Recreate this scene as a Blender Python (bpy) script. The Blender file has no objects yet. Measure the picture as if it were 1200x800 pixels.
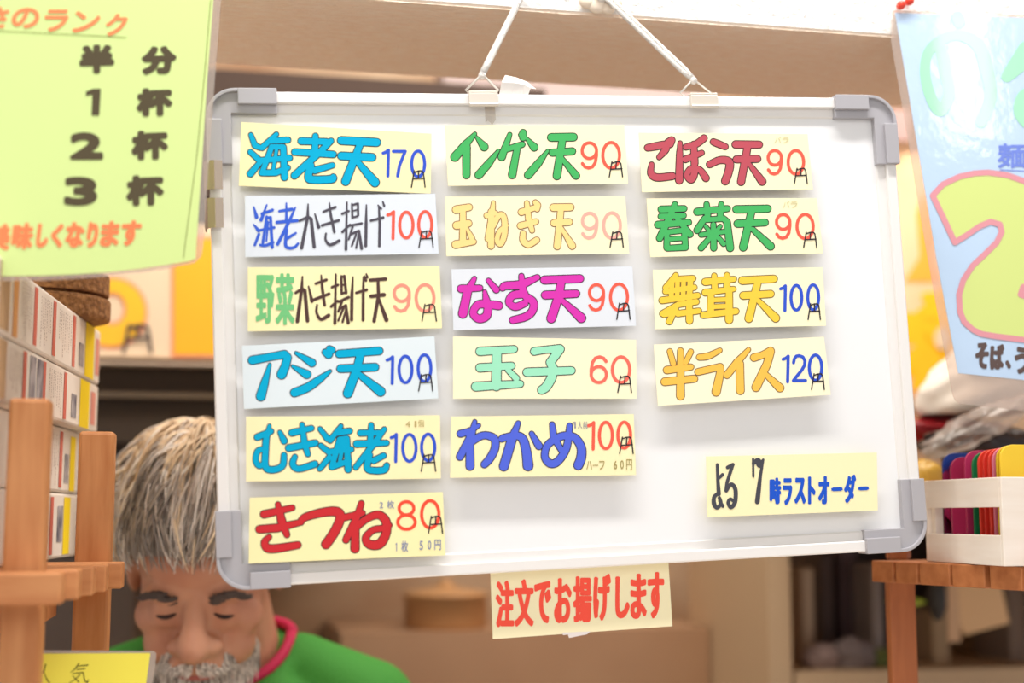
import bpy, bmesh, math, random
import numpy as np
from mathutils import Vector as V, Matrix
from mathutils.geometry import delaunay_2d_cdt

random.seed(7)
S = bpy.context.scene
COL = S.collection
F = 1667.0                                    # focal length in pixels of a 1200 px wide frame
PITCH, YAW = math.radians(7.0), math.radians(11.5)
CAM = V((0, 0, 1.5))
FWD = V((math.sin(YAW) * math.cos(PITCH), math.cos(YAW) * math.cos(PITCH), math.sin(PITCH)))
RGT = V((math.cos(YAW), -math.sin(YAW), 0))
UPV = RGT.cross(FWD)

# ------------------------------------------------------------------ camera, world, lights
cd = bpy.data.cameras.new('camera')
cd.lens = F * 36 / 1200
cd.sensor_width = 36
cd.clip_start = 0.02
cd.dof.use_dof = True
cd.dof.focus_distance = 1.215
cd.dof.aperture_fstop = 2.6
cam = bpy.data.objects.new('camera', cd)
COL.objects.link(cam)
cam.matrix_world = Matrix((RGT, UPV, -FWD)).transposed().to_4x4()
cam.location = CAM
S.camera = cam

W = bpy.data.worlds.new('world')
S.world = W
W.use_nodes = True
W.node_tree.nodes['Background'].inputs[0].default_value = (1.0, 0.975, 0.955, 1)
W.node_tree.nodes['Background'].inputs[1].default_value = 0.56


def area(name, loc, target, sx, sy, power, col):
    l = bpy.data.lights.new(name, 'AREA')
    l.shape = 'RECTANGLE'
    l.size, l.size_y, l.energy, l.color = sx, sy, power, col
    o = bpy.data.objects.new(name, l)
    COL.objects.link(o)
    o.location = loc
    d = (V(target) - V(loc)).normalized()
    o.rotation_euler = d.to_track_quat('-Z', 'Y').to_euler()
    return o


area('ceiling_tube_light', (0.30, 0.72, 3.0), (0.3, 1.1, 1.65), 1.4, 0.10, 33, (1, 0.98, 0.96))
area('front_fill_light', (-0.5, -1.1, 2.5), (0.2, 1.2, 1.6), 1.6, 0.9, 13, (1, 0.98, 0.965))  # unseen soft fill, added to brighten the board from the front
area('side_room_light', (1.62, -0.42, 2.58), (0.7, 1.2, 1.8), 0.12, 0.30, 0.9, (1, 0.98, 0.96))
area('kitchen_fill_light', (0.55, 1.62, 2.5), (0.4, 2.4, 1.35), 1.8, 0.25, 26, (1, 0.93, 0.84))  # added fill, hidden behind the beam, brightens the sign and back wall

S.view_settings.view_transform = 'Standard'
S.view_settings.look = 'None'
S.view_settings.gamma = 1.0
S.view_settings.use_curve_mapping = False
S.view_settings.exposure = -0.03


# ------------------------------------------------------------------ maths helpers
def ray(px, py):
    return (FWD + RGT * ((px - 600) / F) - UPV * ((py - 400) / F))


def P(px, py, d):
    "the point seen at a photo coordinate, d metres deep"
    return CAM + ray(px, py) * d


class Plane:
    def __init__(s, p, n):
        s.p, s.n = V(p), V(n).normalized()
        if s.n.dot(CAM - s.p) < 0:
            s.n = -s.n

    def at(s, px, py, off=0.0):
        r = ray(px, py)
        t = (s.p + s.n * off - CAM).dot(s.n) / r.dot(s.n)
        return CAM + r * t


def plane3(a, b, c):
    return Plane(a, (b - a).cross(c - a))


def lin(c):
    return tuple(((x / 255) / 12.92 if x <= 10.3 else ((x / 255 + 0.055) / 1.055) ** 2.4) for x in c)


# ------------------------------------------------------------------ materials
MATS = {}


def mat(name, rgb, rough=0.5, metal=0.0, noise=None, bump=None, coat=0.0, stretch=(1, 1, 1), scale=20, spec=0.5, detail=3, sss=0):
    "noise=(rgb2, contrast) mixes a second colour through a noise texture; bump=(scale, strength)"
    if name in MATS:
        return MATS[name]
    m = bpy.data.materials.new(name)
    m.use_nodes = True
    nt = m.node_tree
    b = nt.nodes['Principled BSDF']
    b.inputs['Base Color'].default_value = (*lin(rgb), 1)
    b.inputs['Roughness'].default_value = rough
    b.inputs['Metallic'].default_value = metal
    b.inputs['Specular IOR Level'].default_value = spec
    b.inputs['Coat Weight'].default_value = coat
    b.inputs['Coat Roughness'].default_value = 0.05
    if sss:
        b.inputs['Subsurface Weight'].default_value = sss
        b.inputs['Subsurface Radius'].default_value = (0.01, 0.004, 0.002)
    if noise or bump:
        tc = nt.nodes.new('ShaderNodeTexCoord')
        mp = nt.nodes.new('ShaderNodeMapping')
        mp.inputs['Scale'].default_value = stretch
        nt.links.new(tc.outputs['Object'], mp.inputs['Vector'])
    if noise:
        tx = nt.nodes.new('ShaderNodeTexNoise')
        tx.inputs['Scale'].default_value = scale
        tx.inputs['Detail'].default_value = detail
        nt.links.new(mp.outputs[0], tx.inputs['Vector'])
        r = nt.nodes.new('ShaderNodeValToRGB')
        r.color_ramp.elements[0].position = 0.5 - noise[1]
        r.color_ramp.elements[1].position = 0.5 + noise[1]
        r.color_ramp.elements[0].color = (*lin(rgb), 1)
        r.color_ramp.elements[1].color = (*lin(noise[0]), 1)
        nt.links.new(tx.outputs['Fac'], r.inputs[0])
        nt.links.new(r.outputs[0], b.inputs['Base Color'])
    if bump:
        t2 = nt.nodes.new('ShaderNodeTexNoise')
        t2.inputs['Scale'].default_value = bump[0]
        t2.inputs['Detail'].default_value = 4
        nt.links.new(mp.outputs[0], t2.inputs['Vector'])
        bp = nt.nodes.new('ShaderNodeBump')
        bp.inputs['Strength'].default_value = bump[1]
        bp.inputs['Distance'].default_value = 0.004
        nt.links.new(t2.outputs['Fac'], bp.inputs['Height'])
        nt.links.new(bp.outputs[0], b.inputs['Normal'])
        if coat:
            nt.links.new(bp.outputs[0], b.inputs['Coat Normal'])
    MATS[name] = m
    return m


def film(name, tint=(250, 248, 245), gloss=0.12, rough=0.08, milk=0.0):
    "clear plastic: mostly lets light through, some gloss, a little milkiness"
    m = bpy.data.materials.new(name)
    m.use_nodes = True
    nt = m.node_tree
    nt.nodes.clear()
    out = nt.nodes.new('ShaderNodeOutputMaterial')
    t = nt.nodes.new('ShaderNodeBsdfTransparent')
    t.inputs[0].default_value = (*lin(tint), 1)
    g = nt.nodes.new('ShaderNodeBsdfGlossy')
    g.inputs['Roughness'].default_value = rough
    d = nt.nodes.new('ShaderNodeBsdfDiffuse')
    d.inputs[0].default_value = (*lin((235, 222, 212)), 1)
    m1 = nt.nodes.new('ShaderNodeMixShader')
    m1.inputs[0].default_value = milk
    nt.links.new(t.outputs[0], m1.inputs[1])
    nt.links.new(d.outputs[0], m1.inputs[2])
    m2 = nt.nodes.new('ShaderNodeMixShader')
    m2.inputs[0].default_value = gloss
    nt.links.new(m1.outputs[0], m2.inputs[1])
    nt.links.new(g.outputs[0], m2.inputs[2])
    nt.links.new(m2.outputs[0], out.inputs[0])
    return m


# ------------------------------------------------------------------ object helpers
class MB:
    "collects vertices and faces of one mesh, in world coordinates"

    def __init__(s):
        s.v, s.f, s.mi = [], [], []

    def add(s, vs, fs, mi=0):
        o = len(s.v)
        s.v += [V(x) for x in vs]
        s.f += [tuple(i + o for i in f) for f in fs]
        s.mi += [mi] * len(fs)

    def hexa(s, p8, mi=0):
        s.add(p8, [(0, 1, 2, 3), (7, 6, 5, 4), (0, 4, 5, 1), (1, 5, 6, 2), (2, 6, 7, 3), (3, 7, 4, 0)], mi)

    def box(s, a, b, mi=0):
        x0, y0, z0 = a
        x1, y1, z1 = b
        s.hexa([(x0, y0, z0), (x1, y0, z0), (x1, y1, z0), (x0, y1, z0), (x0, y0, z1), (x1, y0, z1), (x1, y1, z1), (x0, y1, z1)], mi)

    def prism(s, loop, d, mi=0):
        "closed loop of points pushed along vector d"
        n = len(loop)
        vs = [V(p) for p in loop] + [V(p) + d for p in loop]
        s.add(vs, [tuple(range(n)), tuple(range(2 * n - 1, n - 1, -1))] + [(i, i + n, (i + 1) % n + n, (i + 1) % n) for i in range(n)], mi)

    def tube(s, pts, r, k=8, mi=0, cap=True):
        pts = [V(p) for p in pts]
        n = len(pts)
        rr = r if isinstance(r, (list, tuple)) else [r] * n
        t0 = (pts[1] - pts[0]).normalized()
        u = t0.orthogonal().normalized()
        vs = []
        for i, p in enumerate(pts):
            t = (pts[min(i + 1, n - 1)] - pts[max(i - 1, 0)]).normalized()
            u = (u - t * u.dot(t)).normalized()
            w = t.cross(u)
            for j in range(k):
                a = 2 * math.pi * j / k
                vs.append(p + (u * math.cos(a) + w * math.sin(a)) * rr[i])
        fs = [(i * k + j, i * k + (j + 1) % k, (i + 1) * k + (j + 1) % k, (i + 1) * k + j) for i in range(n - 1) for j in range(k)]
        if cap:
            fs += [tuple(range(k - 1, -1, -1)), tuple(range((n - 1) * k, n * k))]
        s.add(vs, fs, mi)

    def ball(s, c, r, rot=None, seg=16, ring=10, mi=0):
        c = V(c)
        r = (r, r, r) if not isinstance(r, (tuple, list)) else r
        vs, fs = [], []
        for i in range(ring + 1):
            th = math.pi * i / ring
            for j in range(seg):
                ph = 2 * math.pi * j / seg
                p = V((r[0] * math.sin(th) * math.cos(ph), r[1] * math.sin(th) * math.sin(ph), r[2] * math.cos(th)))
                vs.append(c + (rot @ p if rot else p))
        for i in range(ring):
            for j in range(seg):
                fs.append((i * seg + j, (i + 1) * seg + j, (i + 1) * seg + (j + 1) % seg, i * seg + (j + 1) % seg))
        s.add(vs, fs, mi)


ORG = {}


def obj(name, mb, mats, parent=None, smooth=False, bevel=0, origin=None):
    "links ONE mesh object; children share the root's origin"
    mats = mats if isinstance(mats, (list, tuple)) else [mats]
    if parent is not None:
        o3 = ORG[parent.name]
    elif origin is not None:
        o3 = V(origin)
    else:
        xs = np.array([tuple(v) for v in mb.v])
        lo, hi = xs.min(0), xs.max(0)
        o3 = V(((lo[0] + hi[0]) / 2, (lo[1] + hi[1]) / 2, lo[2]))
    me = bpy.data.meshes.new(name)
    me.from_pydata([tuple(v - o3) for v in mb.v], [], mb.f)
    for m in mats:
        me.materials.append(m)
    me.polygons.foreach_set('material_index', mb.mi)
    if smooth:
        me.polygons.foreach_set('use_smooth', [True] * len(me.polygons))
    me.update()
    o = bpy.data.objects.new(name, me)
    COL.objects.link(o)
    if parent is not None:
        o.parent = parent
    else:
        o.location = o3
    ORG[o.name] = o3
    if bevel:
        bm = bmesh.new()
        bm.from_mesh(me)
        bmesh.ops.recalc_face_normals(bm, faces=bm.faces)
        bm.to_mesh(me)
        bm.free()
        md = o.modifiers.new('bevel', 'BEVEL')
        md.width = bevel
        md.segments = 2
        md.limit_method = 'ANGLE'
    return o


def empty(name, loc):
    o = bpy.data.objects.new(name, None)
    o.empty_display_size = 0.05
    COL.objects.link(o)
    o.location = loc
    ORG[o.name] = V(loc)
    return o


def tag(o, label, cat, group=None, kind=None):
    if kind:
        o['kind'] = kind
    if label:
        o['label'] = label
    if cat:
        o['category'] = cat
    if group:
        o['group'] = group
    return o


def struct(name, mb, m, **k):
    o = obj(name, mb, m, **k)
    o['kind'] = 'structure'
    return o


# ------------------------------------------------------------------ lettering
def parse(txt, r):
    out = []
    for s in txt.split(';'):
        s = s.strip()
        if not s:
            continue
        sm = s.startswith('~')
        s = s.lstrip('~').strip()
        pts, last = [], r
        for q in s.split():
            a = [float(x) for x in q.split(',')]
            if len(a) > 2:
                last = a[2]
            pts.append((a[0], a[1], a[2] if len(a) > 2 else last if False else (a[2] if len(a) > 2 else None)))
        # unset radii take r
        pts = [(x, y, rr if rr is not None else r) for x, y, rr in pts]
        if sm and len(pts) > 2:
            q = []
            a = np.array(pts)
            n = len(a)
            for i in range(n - 1):
                p0, p1, p2, p3 = a[max(i - 1, 0)], a[i], a[i + 1], a[min(i + 2, n - 1)]
                for k in range(6):
                    t = k / 6
                    q.append(tuple(0.5 * (2 * p1 + (p2 - p0) * t + (2 * p0 - 5 * p1 + 4 * p2 - p3) * t * t + (3 * p1 - p0 - 3 * p2 + p3) * t ** 3)))
            q.append(tuple(a[-1]))
            pts = q
        out.append(pts)
    return out


def union2d(mb, polys, conv):
    "joins overlapping flat polygons into one clean sheet, so that no two faces lie in the same place"
    vs, fs = [], []
    for p in polys:
        if sum(x0 * y1 - x1 * y0 for (x0, y0), (x1, y1) in zip(p, p[1:] + p[:1])) < 0:
            p = p[::-1]
        o = len(vs)
        vs += [V((float(x), float(y))) for x, y in p]
        fs.append(list(range(o, o + len(p))))
    ov, oe, of, _, _, orf = delaunay_2d_cdt(vs, [], fs, 0, 1e-3)
    keep = [f for f, src in zip(of, orf) if src]
    used = sorted({i for f in keep for i in f})
    ix = {i: k for k, i in enumerate(used)}
    mb.add([conv(ov[i].x, ov[i].y) for i in used], [tuple(ix[i] for i in f) for f in keep])


def union_exact(mb, polys, conv):
    "like union2d, but keeps a face only if its middle lies in one of the (convex) pieces"
    vs, fs, pp = [], [], []
    for p in polys:
        p = [(float(x), float(y)) for x, y in p]
        ar = sum(x0 * y1 - x1 * y0 for (x0, y0), (x1, y1) in zip(p, p[1:] + p[:1]))
        if abs(ar) < 1e-5:
            continue
        if ar < 0:
            p = p[::-1]
        o = len(vs)
        vs += [V(q) for q in p]
        fs.append(list(range(o, o + len(p))))
        pp.append(np.array(p + [p[-1]] * (8 - len(p))))
    ov, oe, of, _, _, orf = delaunay_2d_cdt(vs, [], fs, 0, 1e-4)
    pv = np.array([(v.x, v.y) for v in ov])
    cen = np.array([pv[list(f)].mean(0) for f in of])
    ok = np.zeros(len(of), bool)
    for q in pp:
        lo, hi = q.min(0), q.max(0)
        c = np.nonzero(~ok & (cen[:, 0] >= lo[0]) & (cen[:, 0] <= hi[0]) & (cen[:, 1] >= lo[1]) & (cen[:, 1] <= hi[1]))[0]
        if len(c):
            d = np.roll(q, -1, 0) - q
            w = cen[c][:, None, :] - q[None]
            ok[c] |= ((d[None, :, 0] * w[..., 1] - d[None, :, 1] * w[..., 0]) >= -1e-7).all(1)
    keep = [f for f, k in zip(of, ok) if k]
    used = sorted({i for f in keep for i in f})
    ix = {i: k for k, i in enumerate(used)}
    mb.add([conv(ov[i].x, ov[i].y) for i in used], [tuple(ix[i] for i in f) for f in keep])


def stroke_polys(strokes, grow=0.0, k=14):
    "strokes: lists of (x, y, radius) -> round-ended flat pieces"
    out = []
    for pts in strokes:
        pts = [(x, y, r + grow) for x, y, r in pts]
        for x, y, r in pts:
            out.append([(x + r * math.cos(2 * math.pi * (i + .37) / k), y + r * math.sin(2 * math.pi * (i + .37) / k)) for i in range(k)])
        for (x0, y0, r0), (x1, y1, r1) in zip(pts, pts[1:]):
            L = math.hypot(x1 - x0, y1 - y0)
            if L < 1e-6:
                continue
            nx, ny = -(y1 - y0) / L, (x1 - x0) / L
            out.append([(x0 + nx * r0, y0 + ny * r0), (x0 - nx * r0, y0 - ny * r0), (x1 - nx * r1, y1 - ny * r1), (x1 + nx * r1, y1 + ny * r1)])
    return out


def ink(mb, strokes, conv, grow=0.0, k=14):
    union2d(mb, stroke_polys(strokes, grow, k), conv)


GL = {}


def glyph_mesh(ch):
    if ch in GL:
        return GL[ch]
    c = bpy.data.curves.new('g', 'FONT')
    c.body = ch
    c.resolution_u = 5
    o = bpy.data.objects.new('g', c)
    COL.objects.link(o)
    bpy.context.view_layer.update()
    dg = bpy.context.evaluated_depsgraph_get()
    me = bpy.data.meshes.new_from_object(o.evaluated_get(dg))
    vs = np.array([v.co[:2] for v in me.vertices])
    fs = [tuple(p.vertices) for p in me.polygons]
    cnt = {}
    for f in fs:
        for a, b in zip(f, f[1:] + f[:1]):
            k = (min(a, b), max(a, b))
            cnt[k] = cnt.get(k, 0) + 1
    bd = [k for k, n in cnt.items() if n == 1]
    lo, hi = vs.min(0), vs.max(0)
    vs = (vs - lo) / np.maximum(hi - lo, 1e-6)
    vs[:, 1] = 1 - vs[:, 1]
    bpy.data.objects.remove(o)
    bpy.data.curves.remove(c)
    bpy.data.meshes.remove(me)
    GL[ch] = (vs, fs, bd)
    return GL[ch]


def glyph(mb, ch, box, conv, fat=0.0, slant=0.0, tilt=0.0):
    "one character of type fitted into a box (x0,y0,x1,y1); fat widens its strokes"
    x0, y0, x1, y1 = box
    if ch == '1' and fat:                         # a stem with a flag, as in print
        w, h = x1 - x0, y1 - y0
        r = max(fat, .2 * w)
        if fat > 2:
            union2d(mb, [[(x0 + .45 * w, y0), (x1, y0), (x1 - .1 * w, y1), (x0 + .38 * w, y1)], [(x0, y0 + .1 * h), (x0 + .5 * w, y0), (x0 + .5 * w, y0 + .2 * h), (x0, y0 + .27 * h)]], conv)
        else:
            ink(mb, [[(x0 + r, y0 + .2 * h, r * .8), (x0 + .6 * w, y0 + r, r * .8), (x0 + .6 * w, y1 - r, r * .8)]], conv, k=8)
        return
    vs, fs, bd = glyph_mesh(ch)
    x0, y0, x1, y1 = x0 + fat, y0 + fat, x1 - fat, y1 - fat
    q = [(x0 + u * (x1 - x0) + slant * (0.5 - v) * (y1 - y0), y0 + v * (y1 - y0) + tilt * (u - 0.5) * (x1 - x0)) for u, v in vs]
    if fat:
        union_exact(mb, [[q[i] for i in f] for f in fs] + stroke_polys([[(*q[a], fat), (*q[b], fat)] for a, b in bd], k=8), conv)
    else:
        mb.add([conv(x, y) for x, y in q], fs)


def word(mb, txt, box, conv, fat=0.0, gap=0.12, tilt=0.0, wide=None):
    "a word spread evenly over a box; tilt = rise in y over the box width"
    n = len(txt)
    x0, y0, x1, y1 = box
    wt = wide or [1.0] * n
    tot = sum(wt)
    x = x0
    for c, k in zip(txt, wt):
        w = (x1 - x0) * k / tot
        if c != ' ':
            dy = tilt * ((x + w / 2 - x0) / (x1 - x0))
            hh = y1 - y0
            yy0, yy1 = y0 + dy, y1 + dy
            if c in 'ー':
                yy0, yy1 = y0 + dy + hh * 0.45, y0 + dy + hh * 0.55 + fat
            glyph(mb, c, (x + w * gap / 2, yy0, x + w * (1 - gap / 2), yy1), conv, fat)
        x += w


def ell(cx, cy, rx, ry, n=28):
    return [(cx + rx * math.cos(2 * math.pi * i / n), cy + ry * math.sin(2 * math.pi * i / n)) for i in range(n + 1)]


def digit_strokes(ch, box, r):
    x0, y0, x1, y1 = box
    D = {'0': [ell(.5, .5, .5, .5)],
         '1': [[(0, .12), (.5, .08), (.9, 0), (.8, 1)]],
         '7': [[(0, 0), (1, 0), (.8, .22), (.5, .6), (.36, 1)]],
         '9': [ell(.5, .31, .48, .31), [(.98, .31), (.98, .5), (.9, .78), (.72, .95), (.45, 1), (.2, .95), (.04, .82)]],
         '6': [ell(.5, .69, .48, .31), [(.02, .69), (.02, .5), (.1, .22), (.28, .05), (.55, 0), (.8, .05), (.96, .18)]],
         '8': [ell(.5, .24, .42, .24), ell(.5, .74, .5, .26)],
         '2': [[(.04, .28), (.1, .12), (.26, .02), (.5, 0), (.78, .05), (.95, .2), (.92, .38), (.7, .58), (.3, .82), (.02, 1), (1, 1)]]}[ch]
    return [[(x0 + u * (x1 - x0), y0 + v * (y1 - y0), r) for u, v in st] for st in D]


YEN = [[(.2, 0), (.12, .4), (0, 1)], [(.2, .1), (.5, .01), (.75, .0), (.87, .12), (.93, .5), (1, 1)], [(.53, .02), (.5, .45)], [(.1, .5), (.95, .46)]]


def yen_strokes(box, r):
    x0, y0, x1, y1 = box
    return [[(x0 + u * (x1 - x0), y0 + v * (y1 - y0), r) for u, v in st] for st in YEN]


# ------------------------------------------------------------------ the board's plane, found from its corners
def board_pose():
    pix = np.array([(243, 106.4), (1045, 115), (1080.7, 642.5), (252.4, 690)], float) - [600, 400]
    bw, bh = 0.6, 0.4
    A = []
    for (x, y), (u, v) in zip(pix, [(0, 0), (bw, 0), (bw, bh), (0, bh)]):
        A.append([u, v, 1, 0, 0, 0, -x * u, -x * v, -x])
        A.append([0, 0, 0, u, v, 1, -y * u, -y * v, -y])
    h = np.linalg.svd(np.array(A))[2][-1].reshape(3, 3)
    g = np.diag([1 / F, 1 / F, 1]) @ h
    g /= (np.linalg.norm(g[:, 0]) + np.linalg.norm(g[:, 1])) / 2
    if g[2, 2] < 0:
        g = -g

    def w(c):
        return RGT * float(c[0]) - UPV * float(c[1]) + FWD * float(c[2])
    ex = w(g[:, 0]).normalized()
    ey = w(g[:, 1])
    ey = (ey - ex * ey.dot(ex)).normalized()
    return CAM + w(g[:, 2]), ex, ey


B0, BX, BY = board_pose()                      # top left corner, right, down
BN = BX.cross(BY)
BOARD = Plane(B0, BN)
BN = BOARD.n
BW, BH = 0.6, 0.4


def bl(u, v, h=0.0):
    "board coordinates: u right, v down, h out of the frame's front"
    return B0 + BX * u + BY * v + BN * h


print('BOARD', B0[:], BX[:], BY[:], [round((bl(u, v) - CAM).dot(FWD), 3) for u, v in ((0, 0), (.6, 0), (.6, .4), (0, .4))])

def aty(px, py, Y):
    "point seen at a photo coordinate on the vertical plane y = Y"
    r = ray(px, py)
    return CAM + r * ((Y - CAM.y) / r.y)


def atz(px, py, z):
    r = ray(px, py)
    return CAM + r * ((z - CAM.z) / r.z)


def flat(name, poly, conv_lo, thick, n, m, parent=None, origin=None):
    "a thin sheet: polygon of photo-plane points, pushed back by its thickness"
    mb = MB()
    mb.prism([conv_lo(x, y) for x, y in poly], n * -thick)
    return obj(name, mb, m, parent, origin=origin)


# ------------------------------------------------------------------ setting
BEAM_Y, BEAM_Z, BEAM_B = 1.20, 1.9486, 1.4065
mb = MB(); mb.box((-2.0, 0.2, -0.05), (2.6, 2.7, 0))
struct('floor', mb, mat('floor_tile', (214, 200, 184), 0.5))
m_stucco = mat('white_stucco', (246, 242, 236), 0.85, bump=(160, 0.7))
m_shade_tan = mat('shade_tinted_stucco', (251, 224, 198), 0.8, noise=((255, 236, 216), 0.2), scale=60, stretch=(1, 3, 1), bump=(130, 0.8))  # same stucco as the beam, its warm shade painted in as tan
mb = MB(); mb.box((-2.0, BEAM_Y, BEAM_Z + 0.003), (2.6, BEAM_B, 2.75))
struct('trim_1', mb, m_stucco)
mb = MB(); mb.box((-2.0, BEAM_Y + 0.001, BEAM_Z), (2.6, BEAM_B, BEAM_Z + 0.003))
struct('trim_2', mb, m_shade_tan)  # thin panel under the beam that carries the painted shade
m_wall = mat('stained_tan_wall', (206, 182, 152), 0.6, noise=((164, 118, 82), 0.18), scale=2.6, stretch=(1.0, 1, 1.7))
mb = MB(); mb.box((-2.0, 2.6, 0), (2.6, 2.7, 2.75))
struct('wall_back', mb, m_wall)
mb = MB(); mb.box((-2.0, BEAM_B, 2.75), (2.6, 2.7, 2.8))
struct('ceiling', mb, mat('kitchen_ceiling', (190, 175, 165), 0.8))
m_counter = mat('counter_wood', (248, 238, 226), 0.5, noise=((240, 228, 212), 0.2), scale=8, stretch=(1, 8, 8))
mb = MB(); mb.box((-1.2, 0.75, 0.0), (1.5, 1.30, 1.06)); mb.box((-1.25, 0.70, 1.06), (1.55, 1.33, 1.10))
o = obj('serving_counter', mb, m_counter, bevel=0.004)
tag(o, 'pale serving counter under the racks, below the frame of the photo', 'counter')

# ------------------------------------------------------------------ whiteboard
m_alu = mat('white_aluminium', (238, 234, 230), 0.35)
m_face = mat('whiteboard_enamel', (243, 242, 242), 0.22)
m_cap = mat('grey_plastic', (176, 173, 177), 0.45)
wb = empty('whiteboard', bl(BW / 2, BH))
tag(wb, 'white magnetic board in an aluminium frame with grey corners, hanging from ropes', 'whiteboard')
mb = MB(); mb.prism([bl(.012, .012, -.006), bl(BW - .012, .012, -.006), bl(BW - .012, BH - .012, -.006), bl(.012, BH - .012, -.006)], BN * -.006)
obj('writing_surface', mb, m_face, wb)
PROF = [(0, -.014), (0, -.0012), (.0012, 0), (.0085, 0), (.0095, -.001), (.0095, -.0042), (.0165, -.0042), (.0178, -.0055), (.0178, -.014)]
for side in range(4):
    mb = MB()
    L, a0 = (BW, .05) if side % 2 == 0 else (BH, .055)
    f = [lambda t, d, h: bl(t, d, h), lambda t, d, h: bl(BW - d, t, h), lambda t, d, h: bl(t, BH - d, h), lambda t, d, h: bl(d, t, h)][side]
    n = len(PROF)
    mb.add([f(a0, d, h) for d, h in PROF] + [f(L - a0, d, h) for d, h in PROF],
           [(i, (i + 1) % n, n + (i + 1) % n, n + i) for i in range(n)] + [tuple(range(n)), tuple(range(2 * n - 1, n - 1, -1))])
    obj('frame_rail', mb, m_alu, wb)


def corner_cap(cu, cv, su, sv):
    "grey L-shaped corner with a rounded outside, a thin raised rim and two raised end blocks"
    f = lambda u, v, h=0.0: bl(cu + su * u, cv + sv * v, h)
    e, R, LU, LV, A = .0018, .024, .0555, .0605, .0185
    arc = [(-e + R - R * math.sin(a), -e + R - R * math.cos(a)) for a in [math.pi / 2 * i / 10 for i in range(11)]]
    base = [(LU, -e)] + arc + [(-e, LV), (A, LV), (A, A), (LU, A)]
    mb = MB()
    mb.prism([f(u, v, .0006) for u, v in base], BN * -.016)
    w = .0030
    inner = [(-e + R - (R - w) * math.sin(a), -e + R - (R - w) * math.cos(a)) for a in [math.pi / 2 * i / 10 for i in range(11)]]
    rim = [(.026, -e)] + arc + [(-e, .026), (w - e, .026)] + inner[::-1] + [(.026, w - e)]
    mb.prism([f(u, v, .0036) for u, v in rim], BN * -.004)
    for q in ([(.024, -e), (LU, -e), (LU, .0115), (.024, .0115)], [(-e, .024), (-e, LV), (.0105, LV), (.0105, .024)]):
        mb.prism([f(u, v, .0042) for u, v in q], BN * -.005)
    obj('corner_cap', mb, m_cap, wb, bevel=0.0006)


for c in ((0, 0, 1, 1), (BW, 0, -1, 1), (BW, BH, -1, -1), (0, BH, 1, -1)):
    corner_cap(*c)

# ------------------------------------------------------------------ menu cards
YEL, PALE, GREY = (250, 240, 186), (252, 243, 202), (224, 230, 238)
m_mag = mat('magnet_strip', (225, 222, 218), 0.6)
OUTL, DARK = (52, 48, 50), (52, 46, 50)


def paper(rgb):
    return mat('card_%d_%d_%d' % rgb, rgb, 0.5, spec=0.2)


def inkm(rgb):
    return mat('ink_%d_%d_%d' % rgb, rgb, 0.5, spec=0.12)


CARD_OFF = .0045


def menu_card(ox, oy, quad, col, label, strokes=None, sr=19, scol=None, outline=True, price='', pboxes=(), pcol=(70, 100, 215), yen=None,
              extra=None, sc=5.0, group='menu cards on the whiteboard', pr=9.3, ocol=OUTL, name='menu_card', og=6.2):
    pl = Plane(BOARD.p + BN * CARD_OFF, BN)
    cv = lambda off: (lambda x, y: pl.at(ox + x / sc, oy + y / sc, off))
    c0 = cv(0)
    corners = [c0(x, y) for x, y in quad]
    mid = (corners[2] + corners[3]) / 2
    # the sheet bellies out a little towards its lower edge, as laminated cards do
    NU, NV = 10, 5
    mb = MB()
    vs = []
    for back in (0, 1):
        for j in range(NV + 1):
            for i in range(NU + 1):
                u, v = i / NU, j / NV
                p = (corners[0] * (1 - u) + corners[1] * u) * (1 - v) + (corners[3] * (1 - u) + corners[2] * u) * v
                vs.append(p - BN * (.0004 * back))
    K = (NU + 1) * (NV + 1)
    fs = []
    for j in range(NV):
        for i in range(NU):
            a = j * (NU + 1) + i
            q = (a, a + NU + 1, a + NU + 2, a + 1)
            fs.append(q)
            fs.append(tuple(K + t for t in q[::-1]))
    rim = [i for i in range(NU + 1)] + [j * (NU + 1) + NU for j in range(1, NV + 1)] + [NV * (NU + 1) + i for i in range(NU - 1, -1, -1)] + [j * (NU + 1) for j in range(NV - 1, 0, -1)]
    for a, b in zip(rim, rim[1:] + rim[:1]):
        fs.append((a, b, b + K, a + K))
    mb.add(vs, fs)
    card = obj(name, mb, paper(col), origin=mid)
    tag(card, label, 'menu card', group)
    if name == 'menu_card':
        m2 = MB()
        cc = [corners[0] * .75 + corners[3] * .25, corners[1] * .75 + corners[2] * .25, corners[1] * .4 + corners[2] * .6, corners[0] * .4 + corners[3] * .6]
        ctr = sum(cc, V()) / 4
        cc = [ctr + (p - ctr) * .82 - BN * .0006 for p in cc]
        m2.prism(cc, -BN * (CARD_OFF + .0052))
        obj('magnet', m2, m_mag, card)
    if strokes:
        st = parse(strokes, sr)
        if outline:
            m3 = MB(); ink(m3, st, cv(.00012), grow=og)
            obj('lettering_outline', m3, inkm(ocol), card)
        m3 = MB(); ink(m3, st, cv(.00026), grow=1.2 if outline else (2.6 if sc > 5.2 else 0.8))
        obj('lettering', m3, inkm(scol), card)
    if price:
        m3 = MB()
        for ch, bx in zip(price, pboxes):
            ink(m3, digit_strokes(ch, bx, pr), cv(.00018))
        obj('price', m3, inkm(pcol), card)
    if yen:
        m3 = MB(); ink(m3, yen_strokes(yen, 3.7), cv(.00034))
        obj('yen_mark', m3, inkm(DARK), card)
    if extra:
        extra(card, cv)
    return card


def words(card, cv, name, rgb, items, off=.0003):
    m3 = MB()
    for it in items:
        glyph(m3, it[0], it[1:5], cv(off), it[5] if len(it) > 5 else 0.0)
    obj(name, m3, inkm(rgb), card)


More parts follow.
